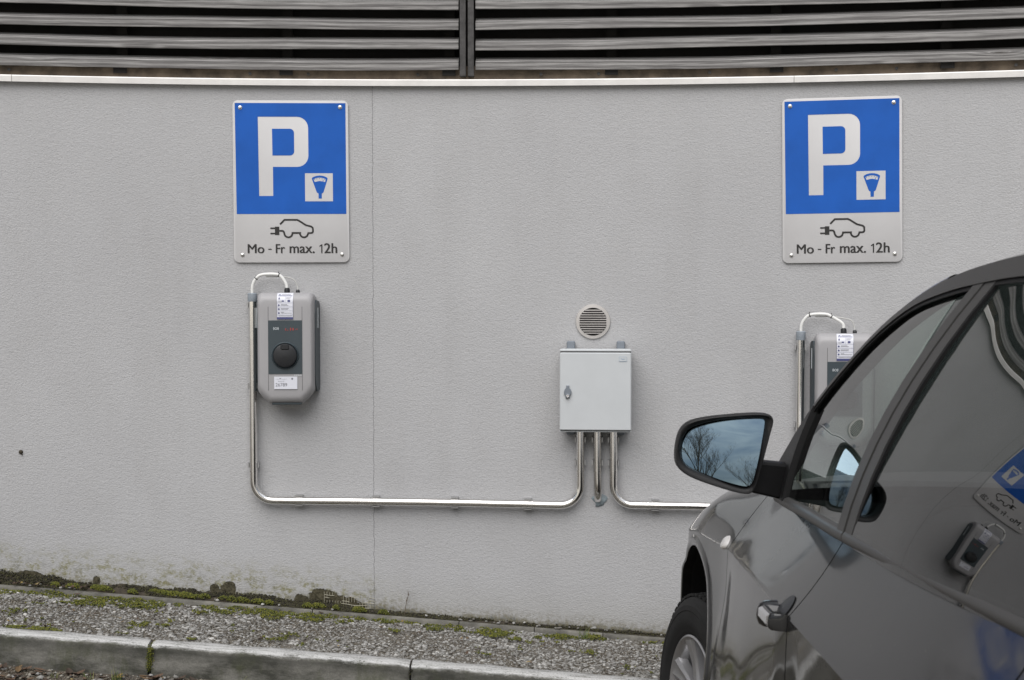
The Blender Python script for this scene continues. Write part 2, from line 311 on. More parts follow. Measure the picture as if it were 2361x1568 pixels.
def kerb_mat():
    m, nt, b = newmat('painted_kerb'); lk = nt.links
    tc = N(nt, 'ShaderNodeTexCoord'); s = N(nt, 'ShaderNodeSeparateXYZ'); lk.new(tc.outputs['UV'], s.inputs[0])
    def noise(sc, scale=(1,1,1), det=6, rough=.7, loc=(0,0,0)):
        mp = N(nt, 'ShaderNodeMapping'); mp.inputs['Scale'].default_value = scale; mp.inputs['Location'].default_value = loc; lk.new(tc.outputs['UV'], mp.inputs[0])
        n = N(nt, 'ShaderNodeTexNoise', Scale=float(sc), Detail=float(det), Roughness=rough); lk.new(mp.outputs[0], n.inputs['Vector']); return n.outputs['Fac']
    conc = mixc(nt, ramp_out(nt, noise(4, (1, 2.4, 1)), [(.40, 0), (.60, 1)]), (.033,.033,.025), (.15,.145,.128))
    conc = mixc(nt, math_(nt, 'MULTIPLY', ramp_out(nt, noise(9, (1, .5, 1), 6, .7, (3,3,0)), [(.5, 0), (.65, 1)]), .6), conc, (.045,.05,.02))
    conc = mixc(nt, .4, conc, ramp_out(nt, noise(150, det=3), [(.35, .3), (.65, 1)]), 'MULTIPLY')
    # v: 0 at back of the top, .12 front arris, then down the face
    pm_n = noise(26, (1, 2.5, 1)); fine = noise(120, (1, 2, 1), 4)
    vv = math_(nt, 'ADD', s.outputs[1], math_(nt, 'MULTIPLY', math_(nt, 'SUBTRACT', math_(nt, 'ADD', math_(nt, 'MULTIPLY', pm_n, .5), math_(nt, 'MULTIPLY', fine, .5)), .5), .05))
    edge = ramp_out(nt, vv, [(.0, 1), (.114, 1), (.124, 0)])
    worn = ramp_out(nt, math_(nt, 'ADD', math_(nt, 'MULTIPLY', noise(9, (1, 5, 1)), .6), math_(nt, 'MULTIPLY', fine, .5)), [(.46, .12), (.56, 1)])
    back = ramp_out(nt, math_(nt, 'ADD', s.outputs[1], math_(nt, 'MULTIPLY', noise(12, (1, .6, 1)), .05)), [(.020, .15), (.05, 1)])
    pm = math_(nt, 'MULTIPLY', math_(nt, 'MULTIPLY', edge, worn), back)
    c = mixc(nt, pm, conc, mixc(nt, fine, (.30,.30,.29), (.58,.58,.57)))
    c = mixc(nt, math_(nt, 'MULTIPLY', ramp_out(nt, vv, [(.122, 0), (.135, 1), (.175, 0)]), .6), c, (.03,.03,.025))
    lk.new(c, b.inputs['Base Color']); b.inputs['Roughness'].default_value = .9
    bp = N(nt, 'ShaderNodeBump', Strength=.6, Distance=.004); lk.new(noise(70, det=5), bp.inputs['Height']); lk.new(bp.outputs[0], b.inputs['Normal'])
    return m
def glass(name, tint, refl_ior=1.9, rough=0.0):
    m = bpy.data.materials.new(name); m.use_nodes = True; nt = m.node_tree; nt.nodes.clear()
    o = N(nt, 'ShaderNodeOutputMaterial'); t = N(nt, 'ShaderNodeBsdfTransparent', Color=(*tint, 1)); g = N(nt, 'ShaderNodeBsdfGlossy', Roughness=rough)
    f = N(nt, 'ShaderNodeFresnel', IOR=refl_ior); mx = N(nt, 'ShaderNodeMixShader')
    gg = N(nt, 'ShaderNodeNewGeometry'); bk = N(nt, 'ShaderNodeMapRange'); bk.inputs[3].default_value = refl_ior; bk.inputs[4].default_value = 1/refl_ior
    nt.links.new(gg.outputs['Backfacing'], bk.inputs[0]); nt.links.new(bk.outputs[0], f.inputs['IOR'])
    nt.links.new(f.outputs[0], mx.inputs[0]); nt.links.new(t.outputs[0], mx.inputs[1]); nt.links.new(g.outputs[0], mx.inputs[2]); nt.links.new(mx.outputs[0], o.inputs[0]); return m
def paint():
    m, nt, b = newmat('car_paint'); b.inputs['Metallic'].default_value = .2; b.inputs['Roughness'].default_value = .42; b.inputs['Specular IOR Level'].default_value = .12
    b.inputs['Coat Weight'].default_value = .82; b.inputs['Coat Roughness'].default_value = .035; b.inputs['Coat IOR'].default_value = 1.5
    tc = N(nt, 'ShaderNodeTexCoord'); n = N(nt, 'ShaderNodeTexNoise', Scale=30.0, Detail=7.0, Roughness=.7); nt.links.new(tc.outputs['Object'], n.inputs['Vector'])
    sp = N(nt, 'ShaderNodeTexNoise', Scale=75.0, Detail=2.0); nt.links.new(tc.outputs['Object'], sp.inputs['Vector'])
    c = mixc(nt, ramp_out(nt, n.outputs['Fac'], [(.4, 0), (.75, .25)]), (.009,.009,.0095), (.020,.019,.018))
    c = mixc(nt, ramp_out(nt, sp.outputs['Fac'], [(.74, 0), (.80, .35)]), c, (.10,.095,.085))
    nt.links.new(c, b.inputs['Base Color'])
    nt.links.new(ramp_out(nt, n.outputs['Fac'], [(.35, .04), (.8, .13)]), b.inputs['Coat Roughness']); return m
M = dict(
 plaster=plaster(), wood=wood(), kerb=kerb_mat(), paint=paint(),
 post=simple('dark_post_wood', (.06,.058,.057), .8, bump=.5, bscale=120, var=.5, vscale=20),
 dark=simple('dark_cavity', (.014,.013,.012), .95), brown=simple('dirty_board', (.11,.085,.06), .8, var=.6, vscale=12),
 coping=simple('zinc_coping', (.70,.685,.66), .45, .1, var=.07, vscale=14, bump=.1, bscale=40),
 steel=simple('polished_steel', (.80,.785,.76), .14, 1.0, var=.05, vscale=25), clip=simple('galvanised_clip', (.42,.42,.42), .4, .8),
 alu=simple('brushed_aluminium', (.50,.48,.46), .42, .5, var=.06, vscale=30), screw=simple('screw_steel', (.55,.54,.52), .3, .9),
 signwhite=simple('reflective_white', (.495,.49,.49), .45, bump=.15, bscale=900, var=.04, vscale=5), signblue=simple('reflective_blue', (.010,.088,.38), .5, spec=.2, bump=.15, bscale=900, var=.12, vscale=5),
 black=simple('black_print', (.012,.011,.010), .5), cabinet=simple('cabinet_grey', (.47,.49,.50), .5, bump=.12, bscale=700, var=.03, vscale=9),
 cabdark=simple('slate_plastic', (.16,.18,.205), .5), seam=simple('seam_rubber', (.05,.05,.05), .8),
 chgrey=simple('charger_grey', (.30,.295,.30), .5, bump=.05, bscale=600, var=.03), chdark=simple('charger_slate', (.036,.050,.058), .42, var=.06, vscale=9),
 chblack=simple('socket_black', (.010,.011,.013), .42), white=simple('white_plastic', (.66,.66,.64), .45), thin=simple('grey_cable', (.42,.42,.40), .5),
 label=simple('label_white', (.60,.61,.66), .5), labelink=simple('label_ink', (.055,.06,.16), .5), greyink=simple('grey_ink', (.16,.16,.18), .6), led=simple('led_bar', (.62,.66,.68), .3),
 cap=simple('coupling_plastic', (.24,.27,.30), .4, var=.12, vscale=60), sealant=simple('grey_sealant', (.20,.24,.26), .6, bump=.6, bscale=90, var=.3, vscale=70),
 rubber=simple('tyre_rubber', (.011,.011,.011), .8, spec=.3, bump=.3, bscale=160, var=.25, vscale=10), trim=simple('black_plastic', (.006,.006,.0065), .5, spec=.35, bump=.25, bscale=900),
 satin=simple('satin_moulding', (.045,.044,.043), .5), rim=simple('alloy', (.42,.42,.43), .3, .75, var=.08, vscale=12), brake=simple('brake_iron', (.08,.075,.07), .6, .6),
 interior=simple('cabin_fabric', (.022,.022,.023), .9), lens=simple('indicator_lens', (.62,.60,.58), .12, coat=1.0), mirror=simple('mirror_silver', (.31,.42,.49), .0, 1.0),
 chrome=simple('chrome', (.78,.78,.80), .08, 1.0), bark=simple('bark', (.10,.078,.055), .9, var=.3, vscale=8),
 wing=glass('side_glass', (.45,.52,.49), 2.3), tint=glass('tinted_glass', (.09,.10,.10), 2.0), screen=glass('windscreen_glass', (.55,.63,.59), 1.6),
 moss=island('moss', [(0, (.035,.042,.006)), (.5, (.09,.105,.010)), (1, (.19,.18,.018))]), mossdark=island('dark_moss', [(0, (.012,.010,.006)), (.55, (.028,.024,.010)), (1, (.06,.058,.016))]),
 stone=island('crushed_stone', [(0, (.075,.065,.05)), (.3, (.16,.152,.135)), (.6, (.235,.23,.215)), (.9, (.33,.325,.31)), (1, (.5,.49,.46))]),
 grit=island('fine_grit', [(0, (.05,.04,.026)), (.4, (.125,.106,.078)), (.8, (.20,.18,.145)), (1, (.32,.30,.26))]),
 leafm=island('dead_leaf', [(0, (.035,.024,.016)), (.4, (.065,.040,.026)), (.8, (.10,.060,.036)), (.95, (.26,.18,.05)), (1, (.26,.22,.10))]), grass=island('grass_blade', [(0, (.05,.08,.02)), (.6, (.10,.15,.03)), (1, (.22,.20,.08))]),
 soil=simple('wet_soil', (.035,.028,.018), .95, bump=1.0, bscale=90, var=.5, vscale=30), edging=simple('edging_concrete', (.12,.115,.10), .9, bump=.5, bscale=120, var=.6, vscale=11),
 strip=gravel_sheet('gravel_fines', [(.06,.05,.035), (.14,.125,.10), (.25,.24,.215)]), road=gravel_sheet('soil_and_grit', [(.035,.026,.018), (.085,.068,.05), (.20,.18,.155)], .35, .7),
)
def emis(name, col, s):
    m, nt, b = newmat(name); b.inputs['Base Color'].default_value = (*col, 1); b.inputs['Emission Color'].default_value = (*col, 1); b.inputs['Emission Strength'].default_value = s; return m
M['redled'] = emis('red_display', (.28,.035,.03), .10)

# ================================================================== SETTING
# ground sheets
def sheet(name, mat, xs, ys, zf, kind='structure'):
    mb = MB(); mb.grid([[ (x, y, zf(x, y)) for x in xs] for y in ys]); o = mb.build(name, mat, smooth=60); o['kind'] = kind; return o
ths = [math.asin(max(-1, min(1, (x-XC)/RW))) for x in np.linspace(-8.5, 8.0, 230)]
mb = MB(); rows = []
xs = sorted(set([-400,-100,-40,-20,-12]+list(np.linspace(-8,8,120))+[12,20,40,100,400]))
ys = sorted(set([-400,-150,-60,-30,-15,-8]+list(np.linspace(-5,8,150))+[12,20,60,400]))
def road_f(x, y):
    r = math.hypot(x-XC, y-YC)
    z = road_z(x, y) if r < R_KERB-.03 else gz(x)-.30
    return z+.006*math.sin(x*7+y*3)*math.sin(y*9-x*2) if r < R_KERB else z
sheet('ground', M['road'], xs, ys, road_f)
mb = MB()
def strip_z(x, y): return gz(x)+.006*math.sin(9*x)*math.sin(11*y+x)
mb.grid([[(XC+r*math.sin(t), YC+r*math.cos(t), strip_z(XC+r*math.sin(t), YC+r*math.cos(t))-.012) for t in ths] for r in np.linspace(R_KERB-.02, RW+.02, 26)])
o = mb.build('gravel_strip', M['strip'], smooth=60); o['kind'] = 'structure'

# kerb stones, one metre each
def kerb_stone(s0, s1):
    mb = MB(); uv = []; k0, k1 = s0/5.45*1.0, s1
    prof = [(R_KERB, -.25, 0), (R_KERB, -.006, 0), (R_KERB-.006, 0, .006), (R_KERB-.090, .002, .106), (R_KERB-.100, -.004, .118), (R_KERB-.105, -.014, .128), (R_KERB-.115, -.30, .42)]
    loops = []; xs_ = np.linspace(s0+.004, s1-.004, 26); x0 = (s0+s1)/2
    org = Vector((x0, YC+math.sqrt((R_KERB-.06)**2-(x0-XC)**2), gz(x0)-.1))
    for i, x in enumerate(xs_):
        th = math.asin((x-XC)/R_KERB); l = []
        e = min(i, len(xs_)-1-i); dz = -.004 if e == 0 else 0
        for (r, z, v) in prof:
            p = Vector((XC+r*math.sin(th), YC+r*math.cos(th), gz(x)+.002+z+dz+.0015*math.sin(x*23+r*40)))-org
            l.append(p); uv.append((x, v))
        loops.append(l)
    mb.loft(loops, closed=False); n = len(prof)
    mb.f.append(tuple(range(n))); mb.f.append(tuple(reversed(range(len(mb.v)-n, len(mb.v)))))
    mb.uv = uv
    o = mb.build('kerb_stone', M['kerb'], smooth=50); o.location = org; return o
for x0, lb in ((-3.39, 'painted kerb stone cut off by the left picture edge, leftmost sliver'), (-2.39, 'white topped kerb stone at the left, its right end at the mossy joint'), (-1.388, 'white topped kerb stone in the middle between the two joints'),
               (-.392, 'white topped kerb stone at the right, running off the bottom beside the front tyre'), (.605, 'kerb stone hidden in front of the car nose'), (1.60, 'kerb stone beyond the car bonnet')):
    o = kerb_stone(x0, x0+.996); tag(o, lb, 'kerb stone', 'painted kerb stones along the gravel strip')

# the wall
TOPZ = 2.548
mb = MB(); uv = []; rows = []
zs = list(np.linspace(-.35, .9, 40))+list(np.linspace(1.0, TOPZ, 12))
for z in zs:
    row = []
    for t in ths:
        p = (XC+RW*math.sin(t), YC+RW*math.cos(t), z); row.append(p); uv.append((t*RW, z-gz(p[0])))
    rows.append(row)
for yy in (.0, .30):
    row = []
    for t in ths:
        p = (XC+(RW+yy)*math.sin(t), YC+(RW+yy)*math.cos(t), TOPZ+.001); row.append(p); uv.append((t*RW, 2.3))
    rows.append(row)
mb.grid(rows); mb.uv = uv
o = mb.build('plastered_wall', M['plaster'], smooth=60); tag(o, 'long curved wall of grey rough plaster with a mossy stained foot', 'wall')
# upper wall behind the louvres
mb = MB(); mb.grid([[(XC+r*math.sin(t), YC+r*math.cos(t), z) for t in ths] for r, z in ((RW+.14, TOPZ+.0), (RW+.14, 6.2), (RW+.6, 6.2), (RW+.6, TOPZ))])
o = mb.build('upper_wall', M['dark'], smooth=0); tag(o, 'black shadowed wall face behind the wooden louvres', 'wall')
def arcstrip(mb, s0, s1, prof, n=40, uvs=None):               # prof: (off, z)
    loops = [[Wp(s, z, o_) for (o_, z) in prof] for s in np.linspace(s0, s1, n)]
    mb.loft(loops, closed=True, cap=True)
    if uvs is not None:
        for s in np.linspace(s0, s1, n):
            for (o_, z) in prof: uvs.append((s, z+o_*.6))
    return mb
mb = MB(); 
mb = arcstrip(mb, -8, 8, [(-.035, 2.572), (-.035, 2.64), (-.06, 2.64), (-.06, 2.572)], 120)
o = mb.build('backing_board', M['brown'], smooth=30); tag(o, 'dirty brown board behind the gap between coping and lowest slats', 'board')
# metal coping in lengths
pr = [(.026, 2.546), (.028, 2.570), (.026, 2.574), (-.05, 2.580), (-.05, 2.577), (.022, 2.570), (.022, 2.546)]
ce = empty('metal_coping', Wp(0, 2.55)); tag(ce, 'pale zinc coping strip folded over the top of the plastered wall', 'coping')
for s0, s1 in ((-8, -1.775), (-1.773, 1.555), (1.557, 8)):
    mb = MB(); arcstrip(mb, s0, s1, pr, 60); mb.v = [tuple(Vector(v)-ce.location) for v in mb.v]; mb.build('coping_length', M['coping'], ce, 30)
for s in np.arange(-7.6, 8, .42):
    p = Wp(s+.1*math.sin(s*5), 2.603, -.03); mb = MB(); mb.tube([p, p-(p-Vector((XC,YC,p.z))).normalized()*.006], .007, 8)
    mb.build('board_screw', M['post'], bpy.data.objects['backing_board'])

# louvres
def slat(mb, s0, s1, z, ph):
    uvs = []; n = 50; T = .035
    prof = [(0, 0), (.0015, .002), (.0015, T-.002), (0, T), (-.062, T+.027), (-.070, T+.002), (-.004, 0)]
    loops = []
    for s in np.linspace(s0, s1, n):
        wz = .0022*math.sin(s*1.7+ph)+.0015*math.sin(s*4.1+ph*2)
        loops.append([Wp(s, z+zz+wz, o_+.001*math.sin(s*3+ph)) for (o_, zz) in prof])
        for (o_, zz) in prof: uvs.append((s, zz+(-o_)*.5+ph))
    mb.loft(loops, cap=True); mb.uv = uvs; return mb
for name_l, s0, s1, lb in (('louvre_screen', -7.9, .118, 'weathered grey timber louvre screen to the left of the twin posts'), ('louvre_screen', .192, 7.9, 'weathered grey timber louvre screen to the right of the twin posts')):
    e = empty(name_l, Wp(s0 if s0 > 0 else s1, 2.6)); tag(e, lb, 'louvre screen', 'timber louvre screens above the wall')
    for k in range(26):
        z = 2.6185+.0862*k; mb = MB(); slat(mb, s0, s1, z, k*1.37+(3 if s0 > 0 else 0)); mb.v = [tuple(Vector(v)-e.location) for v in mb.v]
        mb.build('slat', M['wood'], e, 30)
    for s in np.arange(-7.7, 7.9, .705):
        sb = s+.02
        if s0 < sb < s1:
            mb = MB(); arcstrip(mb, sb-.028, sb+.028, [(-.02, 2.598), (-.02, 2.64), (-.034, 2.64), (-.034, 2.598)], 3)
            arcstrip(mb, sb-.022, sb+.022, [(-.085, 2.60), (-.085, 4.9), (-.12, 4.9), (-.12, 2.60)], 3)
            mb.v = [tuple(Vector(v)-e.location) for v in mb.v]; mb.build('slat_bracket', M['dark'], e, 30)
    sp = .137 if s0 < 0 else .172; mb = MB()
    arcstrip(mb, sp-.0125, sp+.0125, [(.014, 2.592), (.016, 2.60), (.016, 4.86), (-.05, 4.86), (-.05, 2.592)], 3)
    mb.v = [tuple(Vector(v)-e.location) for v in mb.v]; mb.build('post', M['post'], e, 30)

# edging between gravel and wall foot
ee = empty('edging', Wp(-.3, .2, .07)); tag(ee, 'narrow grey concrete edging boards set in the gravel along the wall foot', 'edging')
sj = [-6.0, -4.5, -3.0, -1.62, -.52, .12, .45, .75, 1.05, 1.4, 2.4, 4.0]
for a, b_ in zip(sj[:-1], sj[1:]):
    mb = MB(); loops = []
    for s in np.linspace(a+.002, b_-.002, 14):
        z = gz(Wp(s, 0, .07).x); loops.append([Wp(s, z+zz, o_)-ee.location for (o_, zz) in ((.086, -.1), (.086, .002), (.083, .008), (.062, .010), (.059, .006), (.059, -.1))])
    mb.loft(loops, cap=True); mb.build('edging_board', M['edging'], ee, 30)

# ================================================================== ground cover
def ico(sub=0):
    t = (1+5**.5)/2
    v = [(-1,t,0),(1,t,0),(-1,-t,0),(1,-t,0),(0,-1,t),(0,1,t),(0,-1,-t),(0,1,-t),(t,0,-1),(t,0,1),(-t,0,-1),(-t,0,1)]
    f = [(0,11,5),(0,5,1),(0,1,7),(0,7,10),(0,10,11),(1,5,9),(5,11,4),(11,10,2),(10,7,6),(7,1,8),(3,9,4),(3,4,2),(3,2,6),(3,6,8),(3,8,9),(4,9,5),(2,4,11),(6,2,10),(8,6,7),(9,8,1)]
    return np.array(v)/math.sqrt(1+t*t), np.array(f)
IV, IF = ico()
OV = np.array([(1,0,0),(-1,0,0),(0,1,0),(0,-1,0),(0,0,1),(0,0,-1)], float); OF = np.array([(0,2,4),(2,1,4),(1,3,4),(3,0,4),(2,0,5),(1,2,5),(3,1,5),(0,3,5)])
def scatter(name, mat, P, S, flat=.6, jag=.35, smooth=False, kind='stuff'):
    IV_, IF_ = (OV, OF) if name != 'gravel' else (IV, IF); nv = len(IV_)
    n = len(P); V = np.repeat(IV_[None], n, 0)*(1+RNG.uniform(-jag, jag, (n, nv, 1)))
    sc = S[:, None]*np.stack([RNG.uniform(.8, 1.45, n), RNG.uniform(.6, 1.0, n), RNG.uniform(flat*.7, flat*1.2, n)], 1); V *= sc[:, None, :]
    a = RNG.uniform(0, 6.283, n); tl = RNG.uniform(-.35, .35, n)
    ct, st = np.cos(tl)[:, None], np.sin(tl)[:, None]; y = V[..., 1]*ct-V[..., 2]*st; z = V[..., 1]*st+V[..., 2]*ct
    c, s = np.cos(a)[:, None], np.sin(a)[:, None]; X = V[..., 0]*c-y*s; Y = V[..., 0]*s+y*c
    V = np.stack([X, Y, z], 2)+P[:, None, :]
    F = (IF_[None]+nv*np.arange(n)[:, None, None]).reshape(-1, 3)
    me = bpy.data.meshes.new(name); me.vertices.add(nv*n); me.vertices.foreach_set('co', V.astype(np.float32).ravel())
    me.loops.add(F.size); me.loops.foreach_set('vertex_index', F.astype(np.int32).ravel()); me.polygons.add(len(F))
    me.polygons.foreach_set('loop_start', np.arange(0, F.size, 3, dtype=np.int32)); 
    try: me.polygons.foreach_set('loop_total', np.full(len(F), 3, dtype=np.int32))
    except Exception: pass
    if smooth: me.polygons.foreach_set('use_smooth', [True]*len(F))
    me.update(calc_edges=True); me.validate(); me.materials.append(mat)
    o = bpy.data.objects.new(name, me); C.objects.link(o); o['kind'] = kind; return o
def vnoise(x, y, sc, seed=0):                                # cheap value noise
    x = np.asarray(x)*sc+seed*13.7; y = np.asarray(y)*sc+seed*7.1; xi = np.floor(x); yi = np.floor(y); fx = x-xi; fy = y-yi; fx = fx*fx*(3-2*fx); fy = fy*fy*(3-2*fy)
    def h(a, b): v = np.sin(a*127.1+b*311.7+seed*3.3)*43758.5453; return v-np.floor(v)
    return (h(xi,yi)*(1-fx)+h(xi+1,yi)*fx)*(1-fy)+(h(xi,yi+1)*(1-fx)+h(xi+1,yi+1)*fx)*fy
GZ = np.vectorize(gz)
def strip_pts(n, s0=-2.6, s1=3.5, r0=R_KERB+.004, r1=RW-.095, wr=None):
    s = RNG.uniform(s0, s1, n)/RW; r = RNG.uniform(r0, r1, n)
    x = XC+r*np.sin(s); y = YC+r*np.cos(s); return x, y, r, s*RW
x, y, r, s = strip_pts(52000, -2.5, 1.7)
big = vnoise(x, y, 3.5, 2); S = RNG.gamma(2.2, .0009, len(x))+.0018; S = np.where(RNG.random(len(x)) < .06+.18*(big > .6)+.25*(r > RW-.24), S*1.5+.0022, S); S = np.minimum(S, .0105)
keep = (S > .0052) | (RNG.random(len(x)) < .35); x, y, r, s, S = [q[keep] for q in (x, y, r, s, S)]
scatter('gravel', M['stone'], np.stack([x, y, GZ(x)-.008+S*.2], 1), S, .45, .5)
x, y, r, s = strip_pts(170000, -2.5, 1.7); S = RNG.uniform(.0014, .0030, len(x))
scatter('grit', M['grit'], np.stack([x, y, GZ(x)-.009+S*.4], 1), S, .7)
x, y, r, s = strip_pts(9000, 1.7, 5.0); S = RNG.uniform(.005, .013, len(x)); scatter('gravel', M['stone'], np.stack([x, y, GZ(x)-.010+S*.35], 1), S, .55)
x, y, r, s = strip_pts(9000, -6.0, -2.5); S = RNG.uniform(.005, .013, len(x)); scatter('gravel', M['stone'], np.stack([x, y, GZ(x)-.010+S*.35], 1), S, .55)
# stones on the lower ground in front of the kerb
n = 60000; sx = RNG.uniform(-2.6, 1.2, n); rr = RNG.uniform(R_KERB-1.2, R_KERB-.12, n); th = sx/R_KERB; x = XC+rr*np.sin(th); y = YC+rr*np.cos(th)
S = RNG.gamma(2.0, .0009, n)+.0016; S = np.where(RNG.random(n) < .05, S*2.0+.003, S); S = np.minimum(S, .011)
RZ = np.vectorize(road_f)
scatter('grit', M['grit'], np.stack([x, y, RZ(x, y)+S*.3], 1)[::1], S, .6)
k = RNG.random(n) < .05; scatter('gravel', M['stone'], np.stack([x[k]+.01, y[k], RZ(x[k], y[k])+.004], 1), np.clip(S[k]*2.2, .004, .013), .6)
# bright moss on the gravel
def moss_field(n, s0, s1, r0, r1, thr, seed, sc, dens):
    x, y, r, s = strip_pts(n, s0, s1, r0, r1); v = .40*vnoise(x, y, sc, seed)+.35*vnoise(x, y, sc*3.1, seed+1)+.25*vnoise(x, y, sc*9, seed+2)
    k = v > thr(s, r); return x[k], y[k], v[k]
thr = lambda s, r: .40+.27*np.clip((RW-.10-r)/.22, 0, 1)+.10*np.clip((s+1.3)/1.2, 0, 1)
x, y, v = moss_field(120000, -2.5, 1.6, R_KERB+.01, RW-.092, thr, 5, 7.5, 1)
S = RNG.uniform(.0018, .0040, len(x)); scatter('moss', M['moss'], np.stack([x, y, GZ(x)-.004+.055*np.clip(v-.55, 0, .2)+RNG.uniform(-.002, .003, len(x))], 1), S, 1.0, .4)
x, y, r, s = strip_pts(22000, -2.5, 1.6, R_KERB-.002, R_KERB+.05); k = (vnoise(x, y, 9, 9) > .80) & (vnoise(x, y, 60, 10) > .4); x, y = x[k], y[k]; S = RNG.uniform(.0015, .0035, len(x))
scatter('moss', M['moss'], np.stack([x, y, GZ(x)+.002], 1), S, 1.0, .4)
for xj in (-1.39, -.394):
    m_ = 420 if xj < -1 else 60; zf = RNG.random(m_)**.7; xx = xj+RNG.normal(0, .006, m_)+(zf-.5)*.008; th_ = (xx-XC)/R_KERB; rj = R_KERB-.112+RNG.uniform(-.004, .006, m_); kk = zf > .93; rj = np.where(kk, R_KERB-RNG.uniform(.02, .11, m_), rj)
    scatter('moss', M['mossdark'] if xj > -1 else M['moss'], np.stack([XC+rj*np.sin(th_), YC+rj*np.cos(th_), GZ(xx)-.10+.10*zf], 1), RNG.uniform(.0014, .003, m_), 1.0, .4)
# soil and dark moss bank between the edging and the wall
def bank_h(s): 
    a = .4*vnoise(s, s*0, 4.5, 3)+.6*vnoise(s, s*0, 17, 4)**1.5; left = np.clip((-.3-s)/.5, 0, 1)
    return .006+(.003+.050*left)*a+.022*np.clip((-1.6-s)/.3, 0, 1)+.012*np.exp(-((s+.45)/.1)**2)+.010*np.exp(-((s+.9)/.07)**2)
mb = MB(); rows = []
for q in np.linspace(0, 1, 7):
    off = .058*(1-q)-.004*q; row = []
    for sv in np.linspace(-5, 4.5, 700):
        h_ = float(bank_h(np.array(sv))); p = Wp(sv, 0, off); row.append((p.x, p.y, gz(p.x)+.004+h_*q**1.3))
    rows.append(row)
mb.grid(rows); o = mb.build('soil_bank', M['soil'], smooth=60); o['kind'] = 'stuff'
s = RNG.uniform(-2.3, 1.4, 42000); q = RNG.uniform(0, 1, len(s)); v = .6*vnoise(s, q, 9, 6)+.4*vnoise(s, q*3, 30, 8); k = v > .40+.18*np.clip((s+.25)/.4, 0, 1); s, q, v = s[k], q[k], v[k]
off = .058*(1-q); x = XC+(RW-off)*np.sin(s/RW); y = YC+(RW-off)*np.cos(s/RW); z = GZ(x)+.004+bank_h(s)*q**1.3+RNG.uniform(-.002, .006, len(s)); S = RNG.uniform(.002, .0048, len(s))
gk = (vnoise(s, s*0, 5.5, 12) > .50) & (q < .62) & (s < -.1)
scatter('moss', M['mossdark'], np.stack([x, y, z], 1)[~gk], S[~gk], 1.0, .4)
# cushions of bright moss on the bank
cu = np.concatenate([RNG.uniform(-1.65, -1.1, 14), RNG.uniform(-1.12, -.70, 15), RNG.uniform(-.55, -.2, 6)]); P = []
for c0 in cu:
    m_ = RNG.integers(120, 330); rad = RNG.uniform(.013, .028); off0 = RNG.uniform(.02, .055)
    a = RNG.uniform(0, 6.283, m_); rr = rad*np.sqrt(RNG.random(m_)); hh = .022*np.sqrt(np.clip(1-(rr/rad)**2, 0, 1))*RNG.uniform(.7, 1.0, m_)
    sv = c0+rr*np.cos(a)*1.3; of = np.clip(off0+rr*np.sin(a)*.6, .0, .075); xx = XC+(RW-of)*np.sin(sv/RW); yy = YC+(RW-of)*np.cos(sv/RW); P.append(np.stack([xx, yy, GZ(xx)+.012+hh], 1))
P = np.concatenate(P); scatter('moss', M['moss'], P, RNG.uniform(.002, .0036, len(P)), 1.0, .4)
# stones on the bank
s = RNG.uniform(-2.3, 1.4, 70); x = XC+(RW-.03)*np.sin(s/RW); y = YC+(RW-RNG.uniform(.01, .07, len(s)))*np.cos(s/RW); scatter('gravel', M['stone'], np.stack([x, y, GZ(x)+.016], 1), RNG.uniform(.004, .009, len(s)), .7)
# dead leaves and grass
def leaves(name, pts, mat, smin, smax):
    mb = MB()
    for (x, y, z) in pts:
        L_ = random.uniform(smin, smax); W_ = L_*random.uniform(.35, .6); a = random.uniform(0, 6.28); cu_ = random.uniform(.1, .5)*L_; rows = []
        tz = random.uniform(-.5, .5)
        for i in range(5):
            t = i/4; wd = W_*math.sin(math.pi*(.08+.84*t))*.5; row = []
            for j in (-1, 0, 1):
                lx = (t-.5)*L_; ly = j*wd; lz = cu_*(t-.5)**2*2+abs(j)*wd*.5+lx*tz*.5+.003
                row.append((x+lx*math.cos(a)-ly*math.sin(a), y+lx*math.sin(a)+ly*math.cos(a), z+lz))
            rows.append(row)
        mb.grid(rows)
    o = mb.build(name, mat, smooth=0); o['kind'] = 'stuff'; return o
pts = []
for _ in range(700):
    x = random.uniform(-2.5, .8); r = R_KERB-.14-abs(random.gauss(0, .10)); th = math.asin((x-XC)/r)
    if vnoise(x, 0, 4, 21) < .35 and random.random() < .7: continue
    y = YC+r*math.cos(th); pts.append((x, y, road_f(x, y)+.003))
leaves('leaf_litter', pts, M['leafm'], .015, .055)
pts = []
for _ in range(110):
    s = random.uniform(-2.4, 1.5); r = random.uniform(R_KERB+.02, RW-.09); x = XC+r*math.sin(s/RW); pts.append((x, YC+r*math.cos(s/RW), gz(x)+.002))
for _ in range(150):
    s = random.uniform(-2.3, -1.45); r = RW-random.uniform(.0, .09); x = XC+r*math.sin(s/RW); pts.append((x, YC+r*math.cos(s/RW), gz(x)+.02))
leaves('leaf_litter', pts, M['leafm'], .008, .028)
def tuft(loc, n, h, lb=None, spread=.35):
    mb = MB()
    for _ in range(n):
        a = random.uniform(0, 6.28); b = random.uniform(.1, spread)*2; hh = h*random.uniform(.5, 1); x, y = random.uniform(-.02, .02), random.uniform(-.012, .012); wd = .0016; rows = []
        for i in range(6):
            t = i/5; px_ = x+math.cos(a)*b*hh*t*t; py_ = y+math.sin(a)*b*hh*t*t; pz = hh*(t-.25*t*t*b); q = wd*(1-t)+.0002
            rows.append([(px_-math.sin(a)*q, py_+math.cos(a)*q, pz), (px_+math.sin(a)*q, py_-math.cos(a)*q, pz)])
        mb.grid(rows)
    o = mb.build('grass_tuft', M['grass'], smooth=0); o.location = loc; 
    return o
